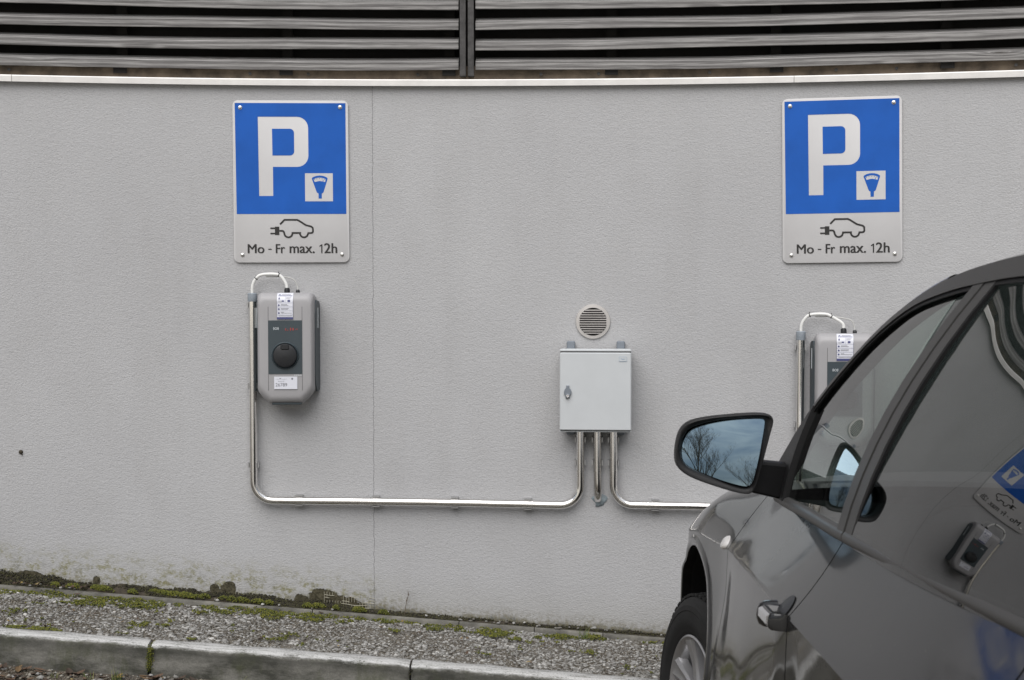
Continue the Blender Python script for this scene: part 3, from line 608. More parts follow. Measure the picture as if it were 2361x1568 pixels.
def on_road(px, d): p = at(px, 1500, d); return (p.x, p.y, road_f(p.x, p.y))
for (px, d, n, h, lb) in ((270, 5.28, 26, .07, 'largest green grass tuft leaning on the kerb face near its mossy joint'), (205, 5.27, 12, .04, 'short grass tuft before the kerb, left of the largest tuft'),
      (560, 5.33, 9, .06, 'upright grass tuft at the kerb foot right of the first joint'), (700, 5.33, 10, .04, 'low grass tuft at the bottom edge before the middle kerb stone'), (120, 5.24, 8, .035, 'tiny grass tuft at the kerb foot in the left corner')):
    o = tuft(on_road(px, d), n, h); tag(o, lb, 'grass', 'grass tufts along the kerb')
for (px, py, n, h, lb) in ((880, 1448, 10, .035, 'brownish grass tuft at the edging right of the wall crack'), (1350, 1490, 18, .06, 'dry grass tuft in the gravel towards the front tyre'), (665, 1455, 8, .02, 'tiny weed in the gravel below the large broken plaster patch')):
    s_ = (px-1180)/FPX*6.0; p = Vector((s_, YC+math.sqrt((RW-.15)**2-(s_-XC)**2), 0)); p.z = gz(p.x)
    o = tuft(p, n, h); tag(o, lb, 'grass', 'grass tufts in the gravel')
# dry stalk against the wall
p0 = Wp(-.125, .225, .03); mb = MB(); st = [p0+Vector((.0, 0, 0)), p0+Vector((.006, 0, .03)), p0+Vector((.012, .01, .075)), p0+Vector((.020, .012, .10))]
st = [q-p0 for q in st]; mb.tube(st, [.0016, .0014, .0012, .0008], 6); mb.tube([st[2], st[2]+Vector((.004, 0, .018))], [.003, .001], 6); mb.tube([st[3], st[3]+Vector((-.002, 0, .022))], [.0026, .0006], 6)
o = mb.build('dry_stalk', M['bark']); o.location = p0; tag(o, 'thin dry seed stalk standing against the wall foot beside the crack', 'weed')
# reinforcing mesh showing in the broken plaster
for (sa, sb, za, zb, lb) in ((-.475, -.265, .018, .072, 'torn pale reinforcing mesh in the large broken plaster patch'), (-.86, -.735, .012, .045, 'torn pale reinforcing mesh in the small broken plaster patch further left')):
    mb = MB(); org = Wp((sa+sb)/2, gz(Wp((sa+sb)/2, 0).x)+.03, .004)
    zz = za
    while zz < zb:
        for s_ in np.arange(sa, sb, .011):
            if vnoise(s_, zz*3, 26, 3) > .42: a = Wp(s_, gz(Wp(s_, 0).x)+zz+.002*math.sin(s_*60), .004)-org; b = Wp(s_+.0112, gz(Wp(s_+.011, 0).x)+zz+.002*math.sin(s_*60+.6), .004)-org; mb.tube([a, b], .0011, 4)
        zz += .012
    for s_ in np.arange(sa, sb, .012):
        for zz in np.arange(za, zb, .012):
            if vnoise(s_, zz*3, 26, 4) > .5: g0 = gz(Wp(s_, 0).x); mb.tube([Wp(s_, g0+zz, .004)-org, Wp(s_, g0+zz+.012, .004)-org], .0009, 4)
    o = mb.build('plaster_mesh', simple('mesh_fibre', (.38,.36,.28), .8)); o.location = org; tag(o, lb, 'reinforcing mesh', 'reinforcing mesh in broken plaster')

# ================================================================== SIGNS
def sign(s, z, roll, label):
    e = wall_empty('parking_sign', s, z, roll); tag(e, label, 'parking sign', 'blue parking signs screwed to the wall')
    K = 1937.0; cx, cy = 647.0, 783.0
    def q(px, py): return ((px-cx)/K, (cy-py)/K)
    def lp(pts): return [q(*p) for p in pts]
    W2, H2 = .2485, .3495; off = -.012
    mb = MB(); o1 = rrect(-W2, W2, -H2, H2, .024, 8); o2 = rrect(-W2+.001, W2-.001, -H2+.001, H2-.001, .023, 8)
    mb.loft([[(a, off+.003, b) for a, b in o1], [(a, off+.0005, b) for a, b in o1], [(a, off, b) for a, b in o2]], cap=True); mb.build('sign_plate', M['signwhite'], e, 30)
    bl = arc(*( -.2385+.004, .338-.004), .004, 90, 180, 3); mb = MB()
    P = [(375,242)]+[(700,242)]+[(700+93*math.sin(R_(a)), 335-93*math.cos(R_(a))) for a in (15,30,45,60,75)]+[(793,335),(793,570)]+[(700+93*math.cos(R_(a)), 567+93*math.sin(R_(a))) for a in (15,30,45,60,75)]+[(700,660),(497,660),(497,903),(380,903)]
    H = [(492,342),(640,342)]+[(640+35*math.sin(R_(a)), 377-35*math.cos(R_(a))) for a in (22,45,68)]+[(675,377),(675,530)]+[(640+35*math.cos(R_(a)), 530+35*math.sin(R_(a))) for a in (22,45,68)]+[(640,565),(494,565)]
    blue = [(185,128),(1106,128),(1106,1054),(192,1054)]
    put2d(mb, curve_mesh([lp(blue), lp(P)]), off-.0008); put2d(mb, curve_mesh([lp(H)]), off-.0008)
    bo = mb.build('blue_panel', M['signblue'], e, 0)
    mb = MB(); put2d(mb, curve_mesh([lp([(763,714),(995,714),(995,948),(763,948)])]), off-.0014); mo = mb.build('meter_field', M['signwhite'], e, 0)
    # parking meter pictogram, traced from a 9.23x closer look
    def m2(px, py): return q(763+(px+190)*232/1072., 714+(py-385)*234/1030.)
    outer = [(70,580),(95,540),(180,500),(270,475),(375,465),(480,475),(570,498),(640,530),(678,560),(678,600),(520,1080),(490,1112),(455,1118),(450,1315),(328,1315),(325,1118),(285,1112),(258,1080)]
    hole = [(140,605),(210,570),(300,548),(375,543),(450,548),(540,570),(608,600),(590,700),(545,700),(470,680),(375,668),(290,680),(210,702),(175,698)]
    mb = MB(); put2d(mb, curve_mesh([[m2(*p) for p in outer], [m2(*p) for p in hole]]), off-.0020)
    for (a, b_) in ((185,612),(270,588),(372,578),(468,586),(563,608)): put2d(mb, curve_mesh([[m2(a+14*math.cos(t), b_+16*math.sin(t)) for t in (0,1.05,2.1,3.14,4.2,5.2)]]), off-.0020)
    put2d(mb, stroke([m2(510, 625), m2(505, 690)], .0022), off-.0020); mb.build('meter_symbol', M['signblue'], mo, 0)
    mb = MB(); wd = 15/K
    body = [(551,1141),(588,1103),(693,1103),(712,1112),(765,1147),(812,1160),(823,1170),(825,1182),(825,1203),(818,1212),(806,1214),(786,1214)]
    body += [(750+34*math.cos(R_(a)), 1216+34*math.sin(R_(a))) for a in (10,40,65,90,115,140,170)]+[(718,1213),(654,1213)]+[(620+34*math.cos(R_(a)), 1216+34*math.sin(R_(a))) for a in (10,40,65,90,115,140,170)]+[(584,1208),(577,1198),(566,1195),(545,1195)]
    put2d(mb, stroke(lp(body), wd), off-.0010)
    put2d(mb, curve_mesh([lp([(508,1160),(544,1160),(544,1230),(508,1230)])]), off-.0012)
    for yy in (1173, 1217): put2d(mb, curve_mesh([[q(a, b_) for a, b_ in rrect(469, 514, yy-6, yy+6, 5.5, 3)]]), off-.0016)
    mb.build('electric_car_symbol', M['black'], e, 0)
    # lettering
    mb = MB(); z0 = q(0, 1382)[1]
    for word, x0, x1, top, bot in (('Mo', 281, 416, 1307, 1383), ('-', 452, 476, 1346, 1354), ('Fr', 515, 588, 1307, 1383), ('max.', 630, 836, 1326, 1383), ('12h', 876, 1024, 1300, 1383)):
        a, b_ = q(x0, bot); c, d = q(x1, top); vs_, fs_ = fit_text(word, a, c, b_, d)
        if word == '12h':
            vs_, fs_ = fit_text('2h', q(919, 0)[0], c, b_, d); o1 = [q(*p_) for p_ in ((893,1383),(903,1383),(903,1309),(895,1309),(877,1322),(880,1330),(893,1322))]
            put2d(mb, curve_mesh([o1]), off-.0012)
        put2d(mb, (vs_, fs_), off-.0010)
        av = np.array(vs_); put2d(mb, ([(x_+.0017, z_) for x_, z_ in vs_], fs_), off-.0013); put2d(mb, ([(x_-.0008, z_+.0006) for x_, z_ in vs_], fs_), off-.0015)
    mb.build('lettering', M['black'], e, 0)
    for (px, py) in ((230,167),(1061,162),(236,1396),(1068,1395)):
        x_, z_ = q(px, py); mb = MB(); mb.lathe([(.0085, 0), (.0085, -.0012), (.0062, -.0018), (.0056, -.005), (.0035, -.0062), (.0001, -.0066)], 20, 'y', (x_, off-.001, z_)); mb.build('screw', M['screw'], e, 40)
    return e
sign(-.6075, 2.134, -.004, 'left blue P sign above the fully visible charging station')
sign(1.760, 2.132, -.012, 'right blue P sign, above the charging station half hidden by the car')

# ================================================================== CHARGERS
def charger(s, z, label, with_id=True, mirrored=False):
    e = wall_empty('charging_station', s, z); tag(e, label, 'charging station', 'wall mounted charging stations')
    H = .2375
    def outline(k, w, h):                                   # front view outline with rounded top and chamfered foot
        r = .024; pts = arc(w-r, h-r, r, 0, 90, 6)+arc(-w+r, h-r, r, 90, 180, 6)
        pts += [(-w, -h+.062), (-w+.003, -h+.05)]+[(-w+.022, -h+.024), (-w+.045, -h+.004), (-w+.05, -h), (w-.05, -h), (w-.045, -h+.004), (w-.022, -h+.024), (w-.003, -h+.05), (w, -h+.062)]
        return pts
    mb = MB(); loops = []
    n = 9
    for (w, h, y) in ((.117, H-.004, 0), (.120, H-.002, -.02), (.121, H, -.104)):
        loops.append([(a, y, b) for a, b in outline(0, w, h)])
    for k in range(1, n+1):
        t = k/n*math.pi/2; w = .121-.014*(1-math.cos(t))-.002*k/n; h = H-.050*(1-math.cos(t))*.75; y = -.104-.044*math.sin(t)
        loops.append([(a, y, b) for a, b in outline(0, w, h)])
    # front face, domed a little
    lw = [(a*.9, -.1495, b*.93) for a, b in outline(0, .100, H-.040)]; loops.append(lw); loops.append([(a*.5, -.150, b*.5) for a, b in outline(0, .1, H-.04)])
    mb.loft(loops, cap=True); hs = mb.build('housing', M['chgrey'], e, 28)
    # centre band seams
    for sx in (-.0715, .0715):
        mb = MB(); pts = []
        for k in range(0, 15):
            t = k/14; zz = (H-.03)*(1-2*t); pts.append((sx, -.1503, zz*.86))
        mb.tube(pts, .0006, 4); mb.build('seam', M['seam'], e, 0)
    # side recesses
    for sg in (-1, 1):
        mb = MB(); x0 = sg*.1213; prof = [(-.004, -.155), (-.004, .180), (-.016, .198), (-.070, .205), (-.090, .190), (-.099, .150), (-.099, -.125), (-.090, -.160), (-.060, -.190), (-.012, -.185)]
        a = [(x0, y, zz) for y, zz in prof]; b_ = [(x0+sg*(.0025+.013*(1+y/.105)), y, zz) for y, zz in prof]; mb.loft([a, b_], cap=True); so = mb.build('side_panel', M['chdark'], e, 0)
        mb = MB(); mb.box(x0+sg*.0095-.0015, x0+sg*.0095+.0015, -.052, -.044, .085, .172); mb.build('light_bar', M['led'], so, 0)
    # front panel
    pz0, pz1 = -.108, .120; pw = .0715; y0 = -.1520
    mb = MB(); o_ = rrect(-pw, pw, pz0, pz1, .003, 3); mb.loft([[(a, y0+.004, b) for a, b in o_], [(a, y0, b) for a, b in o_]], cap=True); fp = mb.build('front_panel', M['chdark'], e, 30)
    cz = pz0+.0785; mb = MB(); mb.lathe([(.0585, y0+.0005), (.0575, y0-.004), (.0545, y0-.007), (.050, y0-.003)], 56, 'y', (0, 0, cz)); mb.build('socket_ring', M['chdark'], fp, 40)
    mb = MB(); mb.lathe([(.0505, y0), (.0505, y0-.012), (.048, y0-.016), (.044, y0-.0175), (.0001, y0-.019)], 56, 'y', (0, 0, cz)); mb.box(-.018, .018, y0-.0225, y0-.010, cz+.026, cz+.049, .003)
    mb.build('socket_cover', M['chblack'], fp, 35)
    mb = MB(); put2d(mb, stroke([(x_*1., cz+z_) for x_, z_ in arc(0, 0, .040, 48, -58, 14)], .0012), y0-.0186); mb.build('cover_groove', M['black'], fp, 0)
    mb = MB()
    for (r_, a0, a1) in ((.0042, 0, 360),): put2d(mb, stroke(arc(-.0385, pz1-.0345, r_, a0, a1, 16), .0013), y0-.0008)
    for r_ in (.0075, .0108):
        put2d(mb, stroke(arc(-.0385, pz1-.0345, r_, -35, 35, 6), .0013), y0-.0008); put2d(mb, stroke(arc(-.0385, pz1-.0345, r_, 145, 215, 6), .0013), y0-.0008)
    mb.build('card_reader_symbol', M['led'], fp, 0)
    if with_id:
        mb = MB()
        for (x_, dz, w_, h_) in ((.000,0,.003,.008),(.003,.003,.003,.002),(.003,-.004,.003,.002),(.010,-.003,.003,.004),(.021,.001,.003,.013),(.024,.005,.003,.002),(.024,-.001,.003,.002),(.031,.001,.005,.010),(.043,.000,.002,.005),(.049,.001,.003,.006)):
            mb.box(x_, x_+w_, y0-.0012, y0-.0006, pz1-.0385+dz-h_/2, pz1-.0385+dz+h_/2)
        mb.build('display', M['redled'], fp, 0)
    # instruction sticker bent over the top shoulder
    def front_y(zz):
        zt = H-.0; 
        hs_ = [(H-.050*(1-math.cos(k/n*math.pi/2))*.75, -.104-.044*math.sin(k/n*math.pi/2)) for k in range(n+1)]+[((H-.04)*.93, -.1495), (.10, -.1498)]
        zs_ = np.array([a for a, b in hs_])[::-1]; ys_ = np.array([b for a, b in hs_])[::-1]
        return float(np.interp(zz, zs_, ys_))
    sx0, sx1, sz0, sz1 = -.034, .034, .124, H-.002
    mb = MB(); zz_ = np.linspace(sz0, sz1, 24); mb.grid([[(x_, front_y(z_)-.0026, z_+.0006) for x_ in (sx0, sx1)] for z_ in zz_]); st_ = mb.build('instruction_sticker', M['label'], e, 60)
    mb = MB()
    def bar(xa, xb, za, zb): 
        m_ = 4; mb.grid([[(sx0+(sx1-sx0)*x_, front_y(sz0+(sz1-sz0)*z_)-.0034, sz0+(sz1-sz0)*z_+.0006) for x_ in (xa, xb)] for z_ in np.linspace(za, zb, m_)])
    bar(0, 1, 0, .085); bar(0, .012, .08, .98); bar(.988, 1, .08, .98)
    for zb in (.165, .32, .47, .62): bar(0, 1, zb, zb+.006)
    bar(.08, .95, .885, .905); bar(.1, .18, .76, .83); bar(.3, .44, .67, .72); bar(.66, .82, .66, .74); bar(.12,.22,.925,.95); bar(.515, .522, .63, .87)
    for zc in (.245, .395, .545):
        mm = [(sx0+(sx1-sx0)*(.12+.055*math.cos(t)), front_y(sz0+(sz1-sz0)*zc)-.0035, sz0+(sz1-sz0)*(zc+.035*math.sin(t))) for t in np.linspace(0, 6.28, 13)[:-1]]; mb.add(mm, [tuple(range(12))])
    mb.build('sticker_print', M['labelink'], st_, 0)
    mb = MB()
    for zc, wds in ((.265, (.45, .92)), (.41, (.74, .70)), (.56, (.64, .72))):
        for i_, w_ in enumerate(wds): bar(.24, w_ if i_ == 0 or w_ > .3 else .8, zc-.035*i_, zc-.035*i_+.013)
    for k_ in range(3): bar(.56, .9-.05*k_, .84-.03*k_, .847-.03*k_); bar(.08, .30, .70-.025*k_, .706-.025*k_)
    bar(.1, .93, .125, .14); bar(.3, .85, .93, .945)
    mb.build('sticker_small_print', M['greyink'], st_, 0)
    if with_id:
        mb = MB(); mb.box(-.0475, .0505, -.1535, -.1512, -.1725, -.1195, 0); il = mb.build('number_label', M['label'], e, 0)
        mb = MB(); put2d(mb, fit_text('26789', -.0415, .0075, -.161, -.1465), -.1541); put2d(mb, fit_text('Stations ID', -.031, -.005, -.1410, -.1372), -.1541)
        put2d(mb, fit_text('mobile', -.040, -.027, -.1315, -.1290), -.1541); put2d(mb, fit_text('charge.ch', -.018, .0065, -.1320, -.1285), -.1541)
        put2d(mb, curve_mesh([[(-.0255,-.1255),(-.0175,-.1265),(-.0225,-.1315)]]), -.1541); put2d(mb, curve_mesh([arc(.029, -.1285, .0042, 0, 340, 14)]), -.1541)
        mb.build('number_print', M['greyink'], il, 0)
        mb = MB(); put2d(mb, fit_text('KEBA', .037, .0700, -.1165, -.1110), -.1526); mb.build('maker_name', M['led'], e, 0)
    # foot with dark recess and screws
    mb = MB(); mb.box(-.060, .066, -.128, -.030, -H-.004, -H+.006, .002); mb.build('foot_plate', M['chdark'], e, 30)
    mb = MB()
    for sx in (-.045, .058): mb = MB(); mb.lathe([(.0045, 0), (.0045, -.002), (.0001, -.002)], 12, 'y', (sx, -.139, -.213)); mb.build('screw', M['chblack'], e, 0)
    for (gx, r_, h_) in ((.0, .0125, .018), (.046, .009, .010)):
        mb = MB(); mb.lathe([(r_, H-.004), (r_, H+h_*.6), (r_*.85, H+h_), (r_*.5, H+h_+.003), (.0001, H+h_+.003)], 20, 'z', (gx, -.055, 0)); mb.build('cable_gland', M['chblack'], e, 35)
    return e
ch1 = charger(-.6235, 1.4165, 'grey charging station with red display and number label, clear of the car')
ch2 = charger(1.770, 1.2465, 'grey charging station at the right, cut off by the car roof line', with_id=False)

# cables from the conduit tops to the glands
def spline(P, n=40):
    P = [Vector(p) for p in P]; out_ = []
    for i in range(len(P)-1):
        p0, p1, p2, p3 = P[max(i-1,0)], P[i], P[i+1], P[min(i+2, len(P)-1)]
        for k in range(n//(len(P)-1)):
            t = k/(n//(len(P)-1)); out_.append(.5*((2*p1)+(-p0+p2)*t+(2*p0-5*p1+4*p2-p3)*t*t+(-p0+3*p1-3*p2+p3)*t**3))
    return out_+[P[-1]]
def cables(sp, zp, sc, zc, lb1, lb2, third):
    e = empty('power_cable', Wp(sp, zp, .04)); org = e.location
    tag(e, lb1, 'cable', 'white power cables looping into the charging stations')
    P = [(sp, zp-.02, .04), (sp+.002, zp+.035, .041), (sp+.022, zp+.070, .043), (sp+.05, zp+.082, .046), (sp+.10, zp+.083, .05), (sp+.125, zp+.074, .052), (sc-.006, zp+.045, .054), (sc, zc, .055)]
    pts = [Wp(*p)-org for p in spline([Vector(p) for p in P], 56)]; mb = MB(); mb.tube(pts, .0068, 12); mb.build('cable_sheath', M['white'], e, 50)
    for i in third:
        mb = MB(); mb.tube([pts[i], pts[i]+(pts[i+1]-pts[i]).normalized()*.004], .0085, 10); mb.tube([pts[i]+Vector((0,0,.006)), pts[i]+Vector((.001,-.002,.014))], .0016, 5); mb.build('cable_tie', M['black'], e, 0)
    e2 = empty('signal_cable', Wp(sc+.046, zc, .05)); tag(e2, lb2, 'cable', 'thin grey cables beside the white ones'); org = e2.location
    P = [(sp+.06, zp+.073, .042), (sp+.11, zp+.073, .044), (sp+.15, zp+.070, .046), (sc+.030, zp+.058, .048), (sc+.044, zp+.03, .05), (sc+.046, zc-.006, .055)]
    mb = MB(); mb.tube([Wp(*p)-org for p in spline([Vector(p) for p in P], 40)], .0026, 8); mb.build('cable_sheath', M['thin'], e2, 50)
cables(-.775, 1.650, -.6235, 1.670, 'white cable loop above the left charging station, tied twice', 'thin grey cable at the top right of the left charging station', (14, 36))
cables(1.5925, 1.480, 1.770, 1.500, 'white cable loop above the right charging station, tied three times', 'thin grey cable at the top of the right charging station', (4, 20, 40))

# ================================================================== CONDUITS
def bend(c, r, a0, a1, n=10): return [(c[0]+r*math.cos(R_(a0+(a1-a0)*k/n)), c[1]+r*math.sin(R_(a0+(a1-a0)*k/n))) for k in range(n+1)]
def conduit(label, sections, clips, joints, caps=(), extra=None):
    s0, z0 = sections[0][0][:2]; e = empty('conduit', Wp(s0, z0, .04)); org = e.location; tag(e, label, 'conduit', 'steel cable conduits on the wall')
    for sec in sections:
        mb = MB(); mb.tube([Wp(p[0], p[1], p[2] if len(p) > 2 else .036)-org for p in sec], .0172, 20); mb.build('pipe', M['steel'], e, 50)
    for (s_, z_, ver) in joints:
        mb = MB(); d_ = .003; a, b_ = ((s_, z_-d_), (s_, z_+d_)) if ver else ((s_-d_, z_), (s_+d_, z_)); mb.tube([Wp(*a, .036)-org, Wp(*b_, .036)-org], .0186, 20); mb.build('pipe_joint', M['steel'], e, 40)
    for (s_, z_, ver) in clips:
        mb = MB(); hw = .011
        for sg in (-1, 1):
            o1, o2 = (.0185, .0235)
            c1 = [(s_+sg*o1, z_-hw), (s_+sg*o2, z_-hw), (s_+sg*o2, z_+hw), (s_+sg*o1, z_+hw)] if ver else [(s_-hw*1.4, z_+sg*o1), (s_-hw*1.4, z_+sg*o2), (s_+hw*1.4, z_+sg*o2), (s_+hw*1.4, z_+sg*o1)]
            mb.loft([[Wp(a, b_, .001)-org for a, b_ in c1], [Wp(a, b_, .040)-org for a, b_ in c1]], cap=True)
        mb.build('pipe_clip', M['clip'], e, 0)
    for (s_, za, zb) in caps:
        mb = MB(); mb.tube([Wp(s_, za, .036)-org, Wp(s_, za+.003, .036)-org, Wp(s_, zb-.003, .036)-org, Wp(s_, zb, .036)-org], [.0195, .0205, .0205, .016], 24); mb.build('pipe_cap', M['cap'], e, 40)
    return e
zl = lambda s_: .748-.0170*(s_+.578)
r_b = .085
A = [(-.775, 1.63), (-.775, 1.3), (-.776, .88)]; B_ = [(-.776, .88)]+bend((-.776+r_b, zl(-.7)+r_b), r_b, 180, 270)+[(-.60, zl(-.60))]
Cc = [(s_, zl(s_)) for s_ in np.linspace(-.60, .44, 14)]; D_ = [(.44, zl(.44))]+bend((.649-r_b, zl(.56)+r_b), r_b, -90, 0)+[(.649, .88)]; E_ = [(.649, .88), (.649, 1.062)]
conduit('long bright steel conduit from the left charging station round to the cabinet', [A, B_, Cc, D_, E_], [(-.775, 1.60, 1), (-.775, 1.25, 1), (-.776, .905, 1), (-.58, zl(-.58), 0), (-.245, zl(-.245), 0), (.10, zl(.1), 0), (.42, zl(.42), 0), (.649, 1.015, 1), (.649, .915, 1)],
        [(-.776, .88, 1), (-.60, zl(-.6), 0), (.44, zl(.44), 0), (.649, .88, 1)], [(-.775, 1.615, 1.652)])
conduit('short middle steel conduit bending into the wall under the cabinet', [[(.723, 1.062), (.724, .88)], [(.724, .88), (.725, .83), (.7255, .80, .036), (.726, .775, .030), (.727, .757, .016), (.727, .747, -.01)]], [(.723, 1.015, 1), (.724, .915, 1)], [(.724, .88, 1)])
zr = lambda s_: .7315-.004*(s_-1.0)
F_ = [(.793, 1.062), (.794, .88)]; G_ = [(.794, .88)]+bend((.794+r_b, zr(.88)+r_b), r_b, 180, 270)+[(.945, zr(.945))]; H_ = [(s_, zr(s_)) for s_ in np.linspace(.945, 1.42, 8)]; I_ = [(1.42, zr(1.42))]+bend((1.590-r_b, zr(1.5)+r_b), r_b, -90, 0)+[(1.590, .88)]; J_ = [(1.590, .88), (1.5925, 1.46)]
conduit('steel conduit from the cabinet to the right, passing behind the car fender', [F_, G_, H_, I_, J_], [(.793, 1.015, 1), (.794, .915, 1), (.975, zr(.975), 0), (1.30, zr(1.3), 0), (1.5918, 1.42, 1), (1.5905, 1.09, 1)], [(.794, .88, 1), (.945, zr(.945), 0)], [(1.5925, 1.452, 1.490)])
p = Wp(.735, .745, .003); mb = MB(); lo = []
for k, (rr_, y_) in enumerate(((.030, .004), (.024, -.004), (.014, -.008), (.001, -.009))):
    lo.append([(rr_*(1+.25*math.sin(3*t+k)+.15*math.sin(5*t))*math.cos(t), y_, rr_*1.1*(1+.2*math.sin(2*t+1))*math.sin(t)) for t in np.linspace(0, 6.283, 25)[:-1]])
mb.loft(lo); o = mb.build('sealant', M['sealant'], smooth=50); o.location = p; tag(o, 'rough blob of grey sealant where the middle conduit enters the wall', 'sealant')

mb = MB(); mb.lathe([(.0001, -.010), (.005, -.009), (.0085, -.005), (.009, 0)], 16, 'y'); mb.tube([(.004, -.003, -.006), (.006, -.003, -.014)], [.003, .0015], 6)
sn = mb.build('snail', M['soil'], smooth=50); sn.location = Wp(-1.762, .972, .0); tag(sn, 'small dark snail stuck to the bare plaster at the far left', 'snail')
# ================================================================== CABINET, VENT
e = wall_empty('cabinet', .7155, 1.2365); tag(e, 'pale grey steel electrical cabinet between the conduits and the round vent', 'cabinet')
w2, h2 = .1525, .1765
mb = MB(); mb.box(-w2+.002, w2-.002, -.142, -.022, -h2+.002, h2-.002, .003); mb.build('cabinet_body', M['cabinet'], e, 30)
mb = MB(); mb.box(-w2, w2, -.150, -.136, h2-.010, h2, .003); mb.build('top_lip', M['cabinet'], e, 30)
mb = MB(); mb.box(-w2, w2, -.150, -.136, -h2, -h2+.006, .002); mb.build('bottom_lip', M['cabinet'], e, 30)
mb = MB(); mb.box(-w2+.003, w2-.003, -.149, -.140, -h2+.0045, h2-.0085); mb.build('door_seal', M['seam'], e, 0)
mb = MB(); mb.box(-w2+.0005, w2-.0005, -.160, -.1490, -h2+.0082, h2-.0125, .004); door = mb.build('cabinet_door', M['cabinet'], e, 30)
mb = MB(); o_ = rrect(.100, .132, .127, .146, .003, 3); mb.loft([[(a, -.1600, b) for a, b in o_], [(a, -.1622, b) for a, b in o_]], cap=True); bd = mb.build('name_badge', M['cabinet'], door, 0)
mb = MB(); put2d(mb, stroke(rrect(.100, .132, .127, .146, .003, 3)+[(.132,.140)], .0007), -.1626); put2d(mb, fit_text(':hager', .106, .125, .1335, .1395), -.1627); mb.build('badge_print', simple('badge_blue', (.10,.24,.42), .5), bd, 0)
mb = MB(); lk_ = [(-.118+a, -.002+b) for a, b in [(.006,.026),(-.006,.026),(-.006,.016),(-.013,.008),(-.016,-.002),(-.014,-.012),(-.009,-.018),(-.009,-.028),(.009,-.028),(.009,-.018),(.014,-.012),(.016,-.002),(.013,.008),(.006,.016)]]
mb.loft([[(a, -.160, b) for a, b in lk_], [(a, -.169, b) for a, b in lk_], [(-.118+(a+.118)*.85, -.171, -.002+(b+.002)*.9) for a, b in lk_]], cap=True); lo_ = mb.build('door_lock', M['cabdark'], door, 30)
mb = MB(); mb.lathe([(.0075, -.170), (.0075, -.174), (.0050, -.1745), (.0045, -.173), (.0001, -.173)], 20, 'y', (-.117, 0, -.020)); mb.build('lock_cylinder', M['chrome'], door, 40)
for sx in (-.108, .108):
    for sg in (-1, 1):
        mb = MB(); mb.box(sx-.018, sx+.018, -.024, -.001, (h2-.012 if sg > 0 else -h2-.026), (h2+.030 if sg > 0 else -h2+.012), .004); mb.build('mounting_lug', M['cabdark'], e, 30)
e = wall_empty('vent_grille', .703, 1.527); tag(e, 'round aluminium vent grille with horizontal slots above the cabinet', 'vent')
mb = MB(); mb.lathe([(.0755, -.001), (.0755, -.006), (.0735, -.009), (.061, -.010)], 64, 'y'); mb.build('vent_flange', M['alu'], e, 30)
mb = MB(); mb.disc(.0612, -.0035); mb.build('vent_backing', M['dark'], e, 0)
# flange infill outside the slots
mb = MB(); 
for sg in (-1, 1):
    for k in range(13):
        z0 = -.058+k*.116/13; z1 = z0+.116/13; hw = min(.058, max(.026, .0645*math.sqrt(max(.0, 1-((z0+z1)/2/.068)**2)))); hwr = math.sqrt(max(.0, .0612**2-min(abs(z0), abs(z1))**2))
        if hwr > hw: mb.box(min(sg*hw, sg*hwr), max(sg*hw, sg*hwr), -.0098, -.005, z0, z1)
mb.build('vent_rim', M['alu'], e, 0)
for k in range(11):
    z = .0500-k*.0100; hw = min(.060, math.sqrt(max(0, .0605**2-z*z)))*.985
    mb = MB(); mb.loft([[(x_, -.0115, z-.0022), (x_, -.0125, z-.0014), (x_, -.0085, z+.0018), (x_, -.0045, z+.0030), (x_, -.0045, z+.0020), (x_, -.0080, z+.0002)] for x_ in (-hw, hw)], cap=True); mb.build('vent_blade', M['alu'], e, 30)

exec_car = True
# ================================================================== CAR
CX, CD, CZ, ROLL = 1.46, 2.95, EYE-1.72, .041
car = empty('parked_car', (CX, CD, CZ), (0, ROLL, 0)); tag(car, 'dark grey five door off road estate car parked nose to the wall', 'car')
def pchip(xs, ys):
    xs = np.array(xs, float); ys = np.array(ys, float); h = np.diff(xs); dl = np.diff(ys)/h; d = np.zeros(len(xs)); d[0], d[-1] = dl[0], dl[-1]
    for i in range(1, len(xs)-1):
        if dl[i-1]*dl[i] > 0: w1, w2 = 2*h[i]+h[i-1], h[i]+2*h[i-1]; d[i] = (w1+w2)/(w1/dl[i-1]+w2/dl[i])
    def f(x):
        x = min(max(x, xs[0]), xs[-1]); i = min(max(int(np.searchsorted(xs, x))-1, 0), len(h)-1); t = (x-xs[i])/h[i]
        return float((2*t**3-3*t*t+1)*ys[i]+(t**3-2*t*t+t)*h[i]*d[i]+(-2*t**3+3*t*t)*ys[i+1]+(t**3-t*t)*h[i]*d[i+1])
    return f
ST = [.72, .95, 1.4, 1.98, 2.46, 2.95, 3.4, 3.75, 3.97, 4.1, 4.3, 4.55, 4.8, 5.0, 5.2, 5.36]
tc_ = pchip([.72,.95,1.4,1.98,2.46,2.95,3.4,3.75,4.0,4.15,4.35,4.6,4.8,5.0,5.2,5.36], [.80,.86,.90,.925,.930,.929,.916,.899,.886,.883,.887,.895,.893,.872,.82,.72])
hc_ = pchip([.72,.95,1.4,1.98,2.46,2.95,3.4,3.75,4.0,4.1,4.3,4.6,4.8,5.0,5.2,5.36], [1.03,1.03,1.02,1.005,.995,.985,.965,.943,.927,.92,.900,.875,.845,.82,.79,.75])
tb_ = pchip([.72,.95,1.4,1.98,2.46,2.95,3.4,3.75,3.95,4.1,4.3,4.6,4.8,5.0,5.2,5.36], [.68,.73,.775,.80,.812,.818,.802,.787,.777,.775,.775,.772,.76,.74,.70,.60])
